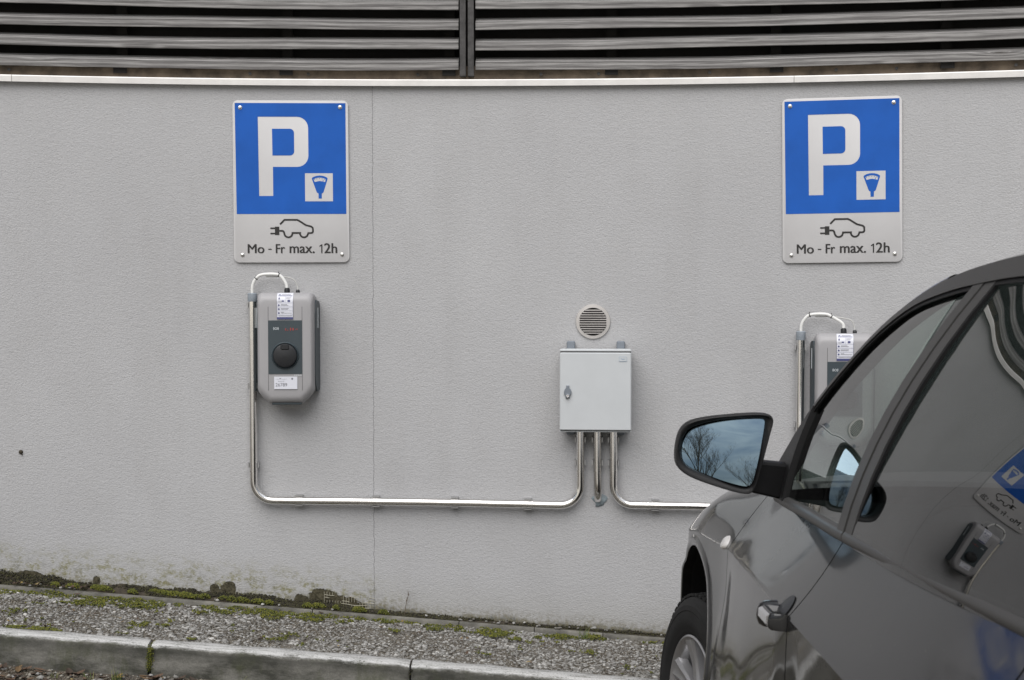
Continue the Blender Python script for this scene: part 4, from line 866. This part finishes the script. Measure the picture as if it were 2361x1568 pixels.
hb_ = pchip([.72,.95,1.4,1.98,2.46,2.95,3.4,3.75,3.95,4.1,4.3,4.6,4.75,4.9,5.1,5.36], [1.235,1.235,1.225,1.205,1.18,1.156,1.130,1.106,1.093,1.084,1.068,1.030,.998,.95,.89,.80])
tm_ = pchip([.72,.95,1.4,1.98,2.46,2.90,3.1,3.4,3.75,4.04,4.15,4.35,4.6,4.8,5.0,5.2,5.36], [.80,.86,.90,.918,.922,.922,.938,.944,.921,.898,.893,.896,.905,.905,.882,.83,.72])
tl_ = pchip([.72,.95,1.4,1.98,2.46,2.95,3.4,3.75,4.04,4.1,4.3,4.6,4.8,5.0,5.2,5.36], [.82,.88,.91,.93,.938,.960,1.0,.965,.925,.918,.912,.915,.912,.885,.83,.72])
bulge_ = pchip(ST, [.03,.03,.012,.0,-.004,-.006,-.006,-.004,.0,.006,.014,.022,.02,.018,.015,.01])
ht_ = pchip([.72,.80,.9,1.1,1.4,1.7,2.2,2.6,2.9,3.15,3.38,3.6,3.75,3.9,4.0,4.12], [1.24,1.42,1.56,1.68,1.72,1.738,1.758,1.752,1.729,1.688,1.612,1.474,1.362,1.240,1.165,1.095])
def TG(d, h):                                                # side glass surface half width
    x = max(h-hb_(d), 0); return tb_(d)-.002-.12*x-.53*x*x
TR_ = pchip([1.0,1.6,1.98,2.3,2.6,2.96], [.75,.785,.806,.820,.826,.824])
def TGR(d, h):                                               # rear door glass, more tilted and less curved
    x = max(h-hb_(d), 0); return TR_(d)-.20*x-.42*x*x
uc_ = pchip([.7, 2.85, 2.95, 3.05, 3.85, 4.05, 5.4], [-.008, -.007, .0, .008, .007, .0, .0])
def section(d):
    """(t, h) from sill to belt, crease in the middle"""
    lo_n = [(.24, tl_(d)-.05), (.34, tl_(d)-.012), (.45, tl_(d)), (.70, tm_(d)), (hc_(d)-.10, tc_(d)+uc_(d)), (hc_(d)-.03, tc_(d)+uc_(d)*.45), (hc_(d), tc_(d))]
    fl = pchip([a for a, b in lo_n], [b for a, b in lo_n])
    hs = list(np.linspace(.24, hc_(d)-.02, 34))+[hc_(d)-.008, hc_(d)-.003]
    P = [(fl(h), h) for h in hs]
    t0, h0, t1, h1 = tc_(d), hc_(d), tb_(d), hb_(d)
    for k in range(0, 19):
        q = k/18 if k else .0; bu = bulge_(d)*math.sin(math.pi*q)
        nx, nz_ = (h1-h0), (t0-t1); nl = math.hypot(nx, nz_)
        P.append((t0+(t1-t0)*q+bu*nx/nl, h0+(h1-h0)*q+bu*nz_/nl))
    return P
def t_at(d, h):
    P = section(d); return float(np.interp(h, [b for a, b in P], [a for a, b in P]))
def LP(t, d, h, sg=-1): return (sg*t, d-CD, h)
WF, WB, HW, RA = 4.60, 1.72, .375, .455
def side_panel(name, d0, d1, sg, parent=car, mat='paint'):
    n = max(6, int((d1-d0)/.014)); ds = np.linspace(d0, d1, n); rows = [[(t, d, h) for t, h in section(d)] for d in ds]
    m_ = len(rows[0]); V = [p for r_ in rows for p in r_]; F = []
    def rad(p):
        a = math.hypot(p[1]-WF, p[2]-HW); b = math.hypot(p[1]-WB, p[2]-HW); return (a, WF) if a < b else (b, WB)
    for i in range(n-1):
        for j in range(m_-1):
            ids = (i*m_+j, i*m_+j+1, (i+1)*m_+j+1, (i+1)*m_+j); c = [sum(V[k][x_] for k in ids)/4 for x_ in range(3)]
            if rad(c)[0] < RA: continue
            F.append(ids)
    used = set(k for f in F for k in f); V2 = []
    for k, p in enumerate(V):
        r_, wc = rad(p)
        if k in used and r_ < RA and r_ > 0: s_ = RA/r_; p = (p[0], wc+(p[1]-wc)*s_, HW+(p[2]-HW)*s_)
        V2.append(p)
    # pull in jagged outer verts too
    mb = MB(); mb.v = [LP(*p, sg=sg) for p in V2]; mb.f = [f if sg < 0 else f[::-1] for f in F]
    # returned edges at both ends and along the belt
    for i, dd in ((0, 1), (n-1, -1)):
        e0 = [LP(*V2[i*m_+j], sg=sg) for j in range(m_) if (i*m_+j) in used]; e1 = [LP(V2[i*m_+j][0]-.022, V2[i*m_+j][1]+dd*.002, V2[i*m_+j][2]-.002, sg=sg) for j in range(m_) if (i*m_+j) in used]
        if len(e0) > 2: mb.grid([e0, e1])
    used_idx = {v: k for k, v in enumerate(sorted(set(k for f in mb.f for k in f)))}
    vs_ = [mb.v[k] for k in sorted(used_idx)]; fs_ = [tuple(used_idx[k] for k in f) for f in mb.f]; mb.v, mb.f = vs_, fs_
    return mb.build(name, M[mat], parent, 40)
def surf_strip(mb, edges, off, sg, thick=.006):
    """closed strip on the side glass surface: edges = list of ((d,h) lower, (d,h) upper) columns"""
    A_, B2 = [], []
    for (a, b) in edges:
        k = 8; A_.append([LP(TG(*q_)+off, *q_, sg=sg) for q_ in [(a[0]+(b[0]-a[0])*i/k, a[1]+(b[1]-a[1])*i/k) for i in range(k+1)]])
        B2.append([LP(TG(*q_)+off-thick, *q_, sg=sg) for q_ in [(a[0]+(b[0]-a[0])*i/k, a[1]+(b[1]-a[1])*i/k) for i in range(k+1)]])
    mb.grid(A_); mb.grid([r_[::-1] for r_ in B2])
    for row in (0, -1): mb.grid([A_[row], B2[row]])
    mb.grid([[r_[0] for r_ in A_], [r_[0] for r_ in B2]]); mb.grid([[r_[-1] for r_ in A_], [r_[-1] for r_ in B2]])
    return mb
fw_ = pchip([.7, 2.7, 3.0, 3.35, 4.12], [.045, .045, .040, .022, .020])
def hw_(d): return ht_(d)-fw_(d)
def glass_patch(d0, d1, sg, off=-.004, TG=TG):
    mb = MB(); rows = []
    for d in np.linspace(d0, d1, 60):
        lo, hi = hb_(d)-.01, max(hw_(d)+.012, hb_(d)); rows.append([LP(TG(d, h)+off, d, h, sg=sg) for h in np.linspace(lo, hi, 14)])
    mb.grid(rows); return mb
FD0, FD1, RD0 = 2.950, 4.040, 1.90
RK = -.30                                                    # rake of the centre pillar
for sg in (-1, 1):
    side = 'left' if sg < 0 else 'right'
    side_panel('fender', 4.046, 5.36, sg)
    fd = side_panel('door', FD0, FD1, sg); rd = side_panel('door', RD0, FD0-.006, sg)
    side_panel('rear_quarter', .74, RD0-.006, sg)
    # belt mouldings
    for (a, b_, par) in ((FD0+.003, 3.985, fd), (RD0, FD0-.008, rd)):
        mb = MB(); loops = []
        for d in np.linspace(a, b_, 50):
            cx_, cz_ = tb_(d)-.004, hb_(d)+.002; e_ = .5 if d > 3.93 else 1
            loops.append([LP(cx_+x_*1.0*e_, d, cz_+z_*e_, sg=sg) for x_, z_ in ((.008,-.012),(.012,-.005),(.012,.005),(.007,.012),(-.002,.015),(-.012,.015),(-.014,-.010),(0,-.014))])
        mb.loft(loops, cap=True); mb.build('belt_moulding', M['satin'], par, 50)
        mb = MB(); loops = []
        for d in np.linspace(a, b_, 50): loops.append([LP(tb_(d)+x_, d, hb_(d)+z_, sg=sg) for x_, z_ in ((.007,-.013),(.008,-.018),(-.004,-.018),(-.004,-.012))])
        mb.loft(loops, cap=True); mb.build('moulding_seal', M['trim'], par, 50)
    # glass
    glass_patch(FD0+.0, 3.99, sg).build('side_window', M['wing'], fd, 60)
    glass_patch(1.62, FD0+.0, sg, -.002, TG=TGR).build('side_window', M['tint'], rd, 60)
    # window frames following the roof line
    def frame_piece(d0, d1, lo_off, hi_off, off, n=50): return [((d, max(ht_(d)-fw_(d)+lo_off, hb_(d)+.002)), (d, ht_(d)-fw_(d)*(1-hi_off))) for d in np.linspace(d0, d1, n)]
    mb = MB(); surf_strip(mb, frame_piece(1.10, 4.07, .0, 1.0, .010), 0.010, sg, .02); mb.build('window_frame', M['satin'], car, 50)
    mb = MB(); surf_strip(mb, frame_piece(1.10, 4.0, -.011, 0.0, 0), 0.005, sg, .006); mb.build('window_seal', M['trim'], car, 50)
    # centre pillar
    def col(dbase, wd0, wd1, n=2, rk=RK): 
        E = []
        for q_ in np.linspace(0, 1, n):
            db = dbase+wd0+(wd1-wd0)*q_; hb = hb_(db)+.004; dt = db+rk*(1.70-hb); hi = min(ht_(dt)-.045, 1.75); dt = db+rk*(hi-hb); E.append(((db, hb), (dt, hi)))
        return E
    mb = MB(); surf_strip(mb, col(FD0, .004, .060), .008, sg, .012); mb.build('pillar_trim', M['satin'], fd, 40)
    mb = MB(); surf_strip(mb, col(FD0, .060, .070), .004, sg, .008); mb.build('window_seal', M['trim'], fd, 40)
    mb = MB(); surf_strip(mb, col(FD0, -.058, -.004), .006, sg, .010); mb.build('pillar_trim', M['satin'], rd, 40)
    mb = MB(); surf_strip(mb, col(FD0, -.068, -.058), .004, sg, .008); mb.build('window_seal', M['trim'], rd, 40)
    mb = MB(); surf_strip(mb, col(FD0, -.006, .006), -.002, sg, .010); mb.build('pillar_gap', M['dark'], car, 40)
    # rear door pillar at the quarter
    mb = MB(); surf_strip(mb, col(1.93, -.02, .035, rk=-.22), .006, sg, .012); mb.build('pillar_trim', M['trim'], rd, 40)
    # rear side body above the belt (quarter pillar)
    mb = MB(); surf_strip(mb, [((d, hb_(d)), (d, ht_(d)-.0)) for d in np.linspace(.78, 1.12, 12)], .012, sg, .02); mb.build('rear_pillar', M['paint'], car, 50)
    # sail panel at the mirror foot
    mb = MB(); E = []
    for q_ in np.linspace(0, 1, 12):
        lo = (3.74+.27*q_, hb_(3.74+.27*q_)+.006); dt = 3.72+.30*q_; hi = (dt, max(ht_(dt)-.016, lo[1]+.004)); E.append((lo, hi))
    surf_strip(mb, E, .013, sg, .02); mb.build('mirror_sail', M['trim'], fd, 40)
    # handle: black disc painting in the cup's shade and reflection, strap with bright insert
    hd0, hd1 = 2.962, 3.060
    for (a0, a1, par) in ((hd0, hd1, fd), (hd0-1.06, hd1-1.06, rd)):
        cm = (a0+a1)/2
        mb = MB(); rows = [[LP(t_at(cm+.040*k*math.cos(t), hc_(cm)+.006+.030*k*math.sin(t))+.003+.003*(1-k), cm+.040*k*math.cos(t), hc_(cm)+.006+.030*k*math.sin(t), sg=sg) for t in np.linspace(0, 6.283, 29)[:-1]] for k in (1, .8, .6, .4, .2, .02)]
        mb.loft(rows); mb.build('cup_shade', M['chblack'], par, 60)
        mb = MB(); loops = []
        for k in range(21):
            q_ = k/20; d = a0-.012+(a1-a0+.024)*q_; out_ = .032*min(1, (math.sin(math.pi*min(max(q_, .0), 1))*3.4))**.5 if 0 < q_ < 1 else .004; hh = hc_(d)-.012
            tt = t_at(d, hh)+out_; hs_ = .018; loops.append([LP(tt+x_, d, hh+z_, sg=sg) for x_, z_ in ((.003,-hs_+.004),(.006,-.004),(.006,.004),(.003,hs_-.004),(-.002,hs_),(-.011,hs_-.002),(-.011,-hs_+.002),(-.002,-hs_))])
        mb.loft(loops, cap=True); hn = mb.build('door_handle', M['paint'], par, 50)
        mb = MB(); loops = []
        for k in range(16):
            q_ = .12+.76*k/15; d = a0-.012+(a1-a0+.024)*q_; out_ = .032*min(1, (math.sin(math.pi*q_)*3.4))**.5; hh = hc_(d)-.014; tt = t_at(d, hh+.002)+out_+.0062; loops.append([LP(tt+x_, d, hh+z_, sg=sg) for x_, z_ in ((.0028,-.004),(.0025,.012),(-.004,.017),(-.003,-.006))])
        mb.loft(loops, cap=True); mb.build('handle_strip', M['chrome'], par, 50)
        mb = MB(); pd = a1+.010; ph = hc_(pd)-.016; pt_ = t_at(pd, ph); loops = []
        for (k, o2) in ((1, -.002), (1, .012), (.93, .026), (.75, .036), (.4, .041), (.02, .042)): loops.append([LP(pt_+o2, pd+.026*k*math.cos(t), ph+.030*k*math.sin(t), sg=sg) for t in np.linspace(0, 6.283, 21)[:-1]])
        mb.loft(loops); mb.build('handle_end', M['paint'], par, 60)
    # side repeater
    mb = MB(); c_ = (4.125, hc_(4.125)+.012); T0 = t_at(*c_); loops = []
    for (k, o2) in ((1, .0), (.9, .008), (.6, .012), (.05, .014)): loops.append([LP(t_at(c_[0]+.038*k*math.cos(t), c_[1]+.020*k*math.sin(t))+o2, c_[0]+.038*k*math.cos(t), c_[1]+.020*k*math.sin(t), sg=sg) for t in np.linspace(0, 6.283, 21)[:-1]])
    mb.loft(loops, cap=True); mb.build('side_indicator', M['lens'], car, 60)
    # wheel arch lips and liners
    for wc in (WF, WB):
        mb = MB(); rows = []
        for a in np.linspace(-28, 208, 60):
            row = []
            for (dr, dt) in ((.030, .000), (.020, .006), (.004, .007), (-.004, .002), (-.004, -.05)):
                rr_ = RA+dr; d = wc+rr_*math.cos(R_(a)); h = max(HW+rr_*math.sin(R_(a)), .2); row.append(LP(t_at(d, h)+dt, d, h, sg=sg))
            rows.append(row)
        mb.grid(rows); mb.build('wheel_arch_lip', M['paint'], car, 50)
        mb = MB(); rows = []
        for a in np.linspace(-20, 200, 40):
            d = wc+(RA-.005)*math.cos(R_(a)); h = max(HW+(RA-.005)*math.sin(R_(a)), .2); rows.append([LP(t_at(d, h)-.03, d, h, sg=sg), LP(.62, d, h, sg=sg), LP(.60, wc, HW, sg=sg)])
        mb.grid(rows); mb.build('wheel_arch_liner', M['trim'], car, 40)
    # dark shell added behind the panel gaps to darken them and stop light leaks
    mb = MB(); rows = []
    for d in np.linspace(.78, 5.2, 60):
        if min(abs(d-WF), abs(d-WB)) < RA+.02: sec = [(t-.03, h) for t, h in section(d) if h > HW+RA+.02]
        else: sec = [(t-.03, h) for t, h in section(d)]
        hh = np.linspace(sec[0][1], sec[-1][1]-.01, 12); rows.append([LP(float(np.interp(h, [b for a, b in sec], [a for a, b in sec])), d, h, sg=sg) for h in hh])
    mb.grid(rows); mb.build('gap_backing', M['dark'], car, 50)
# top surfaces
def top_rows(d0, d1, n, tf, hf, crown, edge):
    rows = []
    for d in np.linspace(d0, d1, n):
        T, Hh = tf(d), hf(d); row = []
        for q_ in np.linspace(-1, 1, 41): row.append((q_*T, d-CD, Hh+crown*(1-abs(q_)**2.2)+edge*(1-abs(q_)**14)))
        rows.append(row)
    return rows
mb = MB(); mb.grid(top_rows(.74, 3.10, 70, lambda d: TG(d, ht_(d))+.008, lambda d: ht_(d)-.001, .045, .014)); mb.build('roof', M['paint'], car, 50)
mb = MB(); mb.grid(top_rows(3.10, 4.10, 30, lambda d: TG(d, ht_(d))-.035, lambda d: ht_(d)+.002, .050, .012)); mb.build('windscreen', M['screen'], car, 60)
for sg in (-1, 1):
    mb = MB(); rows = []
    for d in np.linspace(3.08, 4.1, 30):
        T = TG(d, ht_(d)); rows.append([(sg*(T+.009), d-CD, ht_(d)-.004), (sg*(T+.009), d-CD, ht_(d)+.001), (sg*(T+.005), d-CD, ht_(d)+.006), (sg*(T-.004), d-CD, ht_(d)+.011), (sg*(T-.018), d-CD, ht_(d)+.013), (sg*(T-.040), d-CD, ht_(d)+.010), (sg*(T-.05), d-CD, ht_(d)-.02)])
    mb.grid(rows); mb.build('windscreen_pillar', M['paint'], car, 50)
mb = MB(); mb.grid(top_rows(4.09, 5.36, 50, lambda d: tb_(d)+.0, lambda d: hb_(d)+.0, .035, .006)); mb.build('bonnet', M['paint'], car, 50)
# nose and tail
def end_face(d, dd, name, mat):
    P = section(d); mb = MB(); rows = []
    for k in range(6):
        q_ = k/5; rows.append([(-t*(1-.06*q_**2), d-CD+dd*math.sin(q_*1.5), h) for t, h in P[::3]]+[(t*(1-.06*q_**2), d-CD+dd*math.sin(q_*1.5), h) for t, h in P[::3]][::-1])
    mb.loft(rows); mb.f.append(tuple(range(len(mb.v)-len(rows[0]), len(mb.v)))); return mb.build(name, mat, car, 50)
end_face(5.36, .07, 'front_bumper', M['paint']); end_face(.74, -.07, 'rear_bumper', M['paint'])
mb = MB(); mb.add([(-.66, .74-CD, 1.2), (.66, .74-CD, 1.2), (.56, .98-CD, 1.66), (-.56, .98-CD, 1.66)], [(0,1,2,3)]); mb.build('rear_window', M['tint'], car, 0)
# cabin
mb = MB(); mb.box(-.84, .84, .85-CD, 4.25-CD, .28, .42); mb.build('cabin_floor', M['interior'], car, 30)
mb = MB(); mb.box(-.76, .76, 3.74-CD, 4.12-CD, .60, 1.07, .04); mb.build('dashboard', M['interior'], car, 30)
for sx in (-.38, .38):
    for dy, nm in ((2.62, 'seat'), (1.72, 'rear_seat')):
        mb = MB(); mb.box(sx-.25, sx+.25, dy-CD, dy+.5-CD, .45, .64, .05); mb.box(sx-.23, sx+.23, dy-.14-CD, dy-CD, .62, 1.17, .045); mb.box(sx-.12, sx+.12, dy-.17-CD, dy-.08-CD, 1.20, 1.38, .035); mb.build(nm, M['interior'], car, 40)
mb = MB(); ring = [(-.38+.185*math.cos(t), 3.42-CD+.06*math.sin(t), 1.0+.175*math.sin(t)) for t in np.linspace(0, 6.283, 33)]; mb.tube(ring, .014, 8, cap=False); mb.tube([(-.38, 3.42-CD, 1.0), (-.38, 3.62-CD, .95)], .03, 8); mb.build('steering_wheel', M['trim'], car, 50)
mb = MB(); mb.box(-.5, .5, .9-CD, 5.1-CD, .20, .27); mb.build('underbody_blocker', M['dark'], car, 30)  # dark box added under the cabin, out of view, to block light
# wheels
def wheel(d, sg, steer):
    e = empty('wheel', LP(.785, d, .318, sg=sg), (0, 0, steer)); e.parent = car
    X = lambda a: sg*a
    mb = MB(); R0 = .352
    prof = [(.216,-.105),(.235,-.118),(.275,-.122),(.315,-.117),(.340,-.100),(.350,-.075),(.352,-.03),(.352,.03),(.350,.075),(.341,.098),(.330,.108),(.318,.114),(.316,.1165),(.300,.120),(.297,.1185),(.272,.1225),(.250,.121),(.247,.119),(.236,.117),(.222,.109),(.216,.100)]
    mb.lathe([(r_, X(a)) for r_, a in prof], 96, 'x')
    mb.build('tyre', M['rubber'], e, 30)
    mb = MB()
    for k in range(60):
        a = 2*math.pi*k/60
        for s0_, w_ in ((.086, .020), (.045, .030), (-.045, .030), (-.086, .020)):
            c, s_ = math.cos(a+s0_*.9), math.sin(a+s0_*.9); rr0, rr1 = .346 if abs(s0_) > .06 else .349, .3575 if abs(s0_) < .06 else .3545
            hw2 = .0125; pts = []
            for (dx, da) in ((-w_/2, -hw2), (w_/2, -hw2), (w_/2, hw2), (-w_/2, hw2)):
                for r_ in (rr0, rr1): pts.append((X(s0_+dx), r_*c-da*s_, r_*s_+da*c))
            mb.add(pts, [(0,2,3,1),(2,4,5,3),(4,6,7,5),(6,0,1,7),(1,3,5,7)])
    mb.build('tyre_tread', M['rubber'], e, 0)
    mb = MB(); mb.lathe([(.219, X(.100)), (.222, X(.112)), (.216, X(.115)), (.207, X(.108)), (.198, X(.085)), (.192, X(.03)), (.19, X(-.10)), (.216, X(-.11))], 72, 'x')
    for k in range(7):
        a = 2*math.pi*k/7+.35; loops = []
        for (r_, w_, x_) in ((.045, .030, .088), (.08, .026, .086), (.13, .027, .088), (.175, .034, .096), (.207, .048, .103)):
            c, s_ = math.cos(a), math.sin(a)
            def pt(ww, xx): return (X(xx), r_*c-ww*s_, r_*s_+ww*c)
            loops.append([pt(-w_, x_-.028), pt(-w_*.9, x_), pt(-w_*.55, x_+.007), pt(0, x_+.002), pt(w_*.55, x_+.007), pt(w_*.9, x_), pt(w_, x_-.028)])
        mb.loft(loops, cap=True)
    mb.lathe([(.052, X(.06)), (.052, X(.094)), (.040, X(.102)), (.034, X(.097)), (.0001, X(.099))], 32, 'x'); mb.build('rim', M['rim'], e, 35)
    mb = MB(); mb.lathe([(.0001, X(.03)), (.155, X(.03)), (.155, X(.010)), (.0001, X(.010))], 48, 'x'); mb.build('brake_disc', M['brake'], e, 30)
for d in (WF, WB):
    for sg in (-1, 1): wheel(d, sg, R_(12) if d == WF else 0)
# wing mirrors: outline traced on the housing's own plane
inv = Matrix.Translation(car.location) @ car.rotation_euler.to_matrix().to_4x4(); inv.invert()
MD = 3.75
oh = [(1783,975),(1781,962),(1770,955),(1740,953),(1690,956),(1640,961),(1600,969),(1578,981),(1565,1000),(1558,1030),(1557,1058),(1562,1076),(1578,1092),(1605,1106),(1650,1122),(1690,1134),(1715,1139),(1730,1138),(1740,1128),(1748,1108),(1762,1055),(1775,1005)]
og = [(1765,972),(1758,966),(1735,965),(1690,967),(1645,973),(1610,982),(1590,992),(1580,1006),(1573,1025),(1573,1050),(1580,1068),(1595,1080),(1620,1091),(1660,1106),(1695,1116),(1716,1120),(1726,1118),(1733,1110),(1740,1090),(1750,1052),(1759,1010),(1764,985)]
def smooth_loop(P, n=3):
    P = [Vector((*p, 0)) for p in P]; out_ = []; m_ = len(P)
    for i in range(m_):
        p0, p1, p2, p3 = P[i-1], P[i], P[(i+1) % m_], P[(i+2) % m_]
        for k in range(n): t = k/n; q_ = .5*((2*p1)+(-p0+p2)*t+(2*p0-5*p1+4*p2-p3)*t*t+(-p0+3*p1-3*p2+p3)*t**3); out_.append((q_.x, q_.y))
    return out_
oh, og = smooth_loop(oh), smooth_loop(og)
def cl(px, py, Y): return inv @ at(px, py, Y)
hc = np.array([cl(a, b, MD) for a, b in oh]); ctr = hc.mean(0)
def ring_at(loop, k, dy): 
    P = np.array([cl(a, b, MD) for a, b in loop]); P = ctr+(P-ctr)*k; P[:, 1] += dy; return P
def flip(P, sg): 
    P = np.array(P).copy(); 
    if sg > 0: P[:, 0] *= -1
    return [tuple(p) for p in P]
gcen = np.array([cl(a, b, MD) for a, b in og]).mean(0)
d_in = (Vector(gcen)-inv @ Vector((0,0,EYE))).normalized()
r_out = (inv.to_3x3() @ Vector((-.10, -.95, .24))).normalized(); nrm = (r_out-d_in).normalized()
for sg in (-1, 1):
    loops = [flip(ring_at(og, 1.01, .014), sg), flip(ring_at(og, 1.03, .004), sg), flip(ring_at(oh, .965, -.006), sg), flip(ring_at(oh, .99, -.005), sg), flip(ring_at(oh, 1.0, .004), sg), flip(ring_at(oh, 1.0, .03), sg), flip(ring_at(oh, .965, .06), sg), flip(ring_at(oh, .87, .088), sg), flip(ring_at(oh, .70, .108), sg), flip(ring_at(oh, .4, .12), sg), flip(ring_at(oh, .05, .124), sg)]
    mb = MB(); mb.loft(loops); hsg = mb.build('wing_mirror', M['trim'], car, 60)
    G = [Vector(p) for p in np.array([cl(a, b, MD) for a, b in og])]; cc = Vector(gcen)+Vector((0, .010, 0)); rings = []
    n_ = nrm if sg < 0 else nrm
    for k in np.linspace(1.0, .0, 12):
        row = []
        for g in G:
            p = cc+(g-cc)*max(k, .002); dlt = p-cc; lat = dlt-nrm*dlt.dot(nrm)
            y_ = -(nrm.x*(p.x-cc.x)+nrm.z*(p.z-cc.z))/nrm.y       # plane through the centre
            bow = -(lat.length_squared)/(2*1.5)
            row.append((p.x, cc.y+y_-bow*1.0, p.z))
        rings.append(row)
    mb = MB(); mb.loft([flip(r_, sg) for r_ in rings]); mb.build('mirror_glass', M['mirror'], hsg, 80)
    # arm
    A0 = [cl(1738,1062,MD+.02), cl(1722,1132,MD+.02)]; A1 = [cl(1815,1070,MD+.06), cl(1800,1150,MD+.06)]
    q0, q1 = (A0[0]+A0[1])/2, (A1[0]+A1[1])/2; mb = MB(); loops = []
    for k in range(6):
        t = k/5; a = A0[0].lerp(A1[0], t); b_ = A0[1].lerp(A1[1], t); loops.append([(a.x, a.y-.020, a.z-.006), (a.x, a.y-.012, a.z), (a.x, a.y+.05, a.z), (b_.x, b_.y+.05, b_.z), (b_.x, b_.y-.012, b_.z), (b_.x, b_.y-.020, b_.z+.006)])
    mb.loft([flip(l, sg) for l in loops], cap=True); mb.build('mirror_arm', M['trim'], hsg, 40)

# ================================================================== bare trees behind the camera (seen in the mirrors)
def bare_tree(loc, h, seed, label):
    rnd = random.Random(seed); tr = MB(); cr = MB()
    def br(p, d, L_, r, lv):
        n = 3 if lv < 4 else 2; pts = [p]; rs = [r]; dd = d.copy()
        for i in range(n):
            dd = (dd+Vector((rnd.uniform(-1,1), rnd.uniform(-1,1), rnd.uniform(-.3,.8)))*.13).normalized(); pts.append(pts[-1]+dd*L_/n); rs.append(r*(1-.4*(i+1)/n))
        (tr if lv == 0 else cr).tube(pts, rs, 7 if lv < 2 else (4 if lv < 4 else 3), cap=False)
        if lv >= 6: return
        k = {0: 7, 1: 5, 2: 4, 3: 3, 4: 3, 5: 2}[lv]
        for j in range(k):
            t = rnd.uniform(.35, 1.0) if lv == 0 else rnd.uniform(.25, 1.0); i = min(int(t*n), n-1); q = pts[i].lerp(pts[i+1], t*n-i)
            ax = Vector((rnd.uniform(-1,1), rnd.uniform(-1,1), rnd.uniform(-.2,.6))).normalized(); nd = (dd*.8+ax*.75+Vector((0,0,.25))).normalized()
            br(q, nd, L_*rnd.uniform(.48, .68), max(rs[i]*.55, .0028), lv+1)
    br(Vector((0,0,0)), Vector((0,0,1)), h*.5, h*.011, 0)
    e = empty('bare_tree', loc); tag(e, label, 'tree', 'bare trees behind the parking bay'); tr.build('trunk', M['bark'], e, 60); cr.build('crown', M['bark'], e, 60)
for (x, y, h, sd, lb) in ((-2.9, -13.5, 8.2, 3, 'bare winter tree with fine upright twigs, mirrored at the left of the wing mirror glass'), (1.2, -17, 7.5, 8, 'bare spreading tree mirrored at the lower right of the wing mirror glass'),
                      (5.5, -15, 9, 12, 'bare tree mirrored in the car side window image of the mirror'), (-7.5, -16, 9, 21, 'bare winter tree standing furthest left behind the camera')):
    bare_tree((x, y, .02), h, sd, lb)
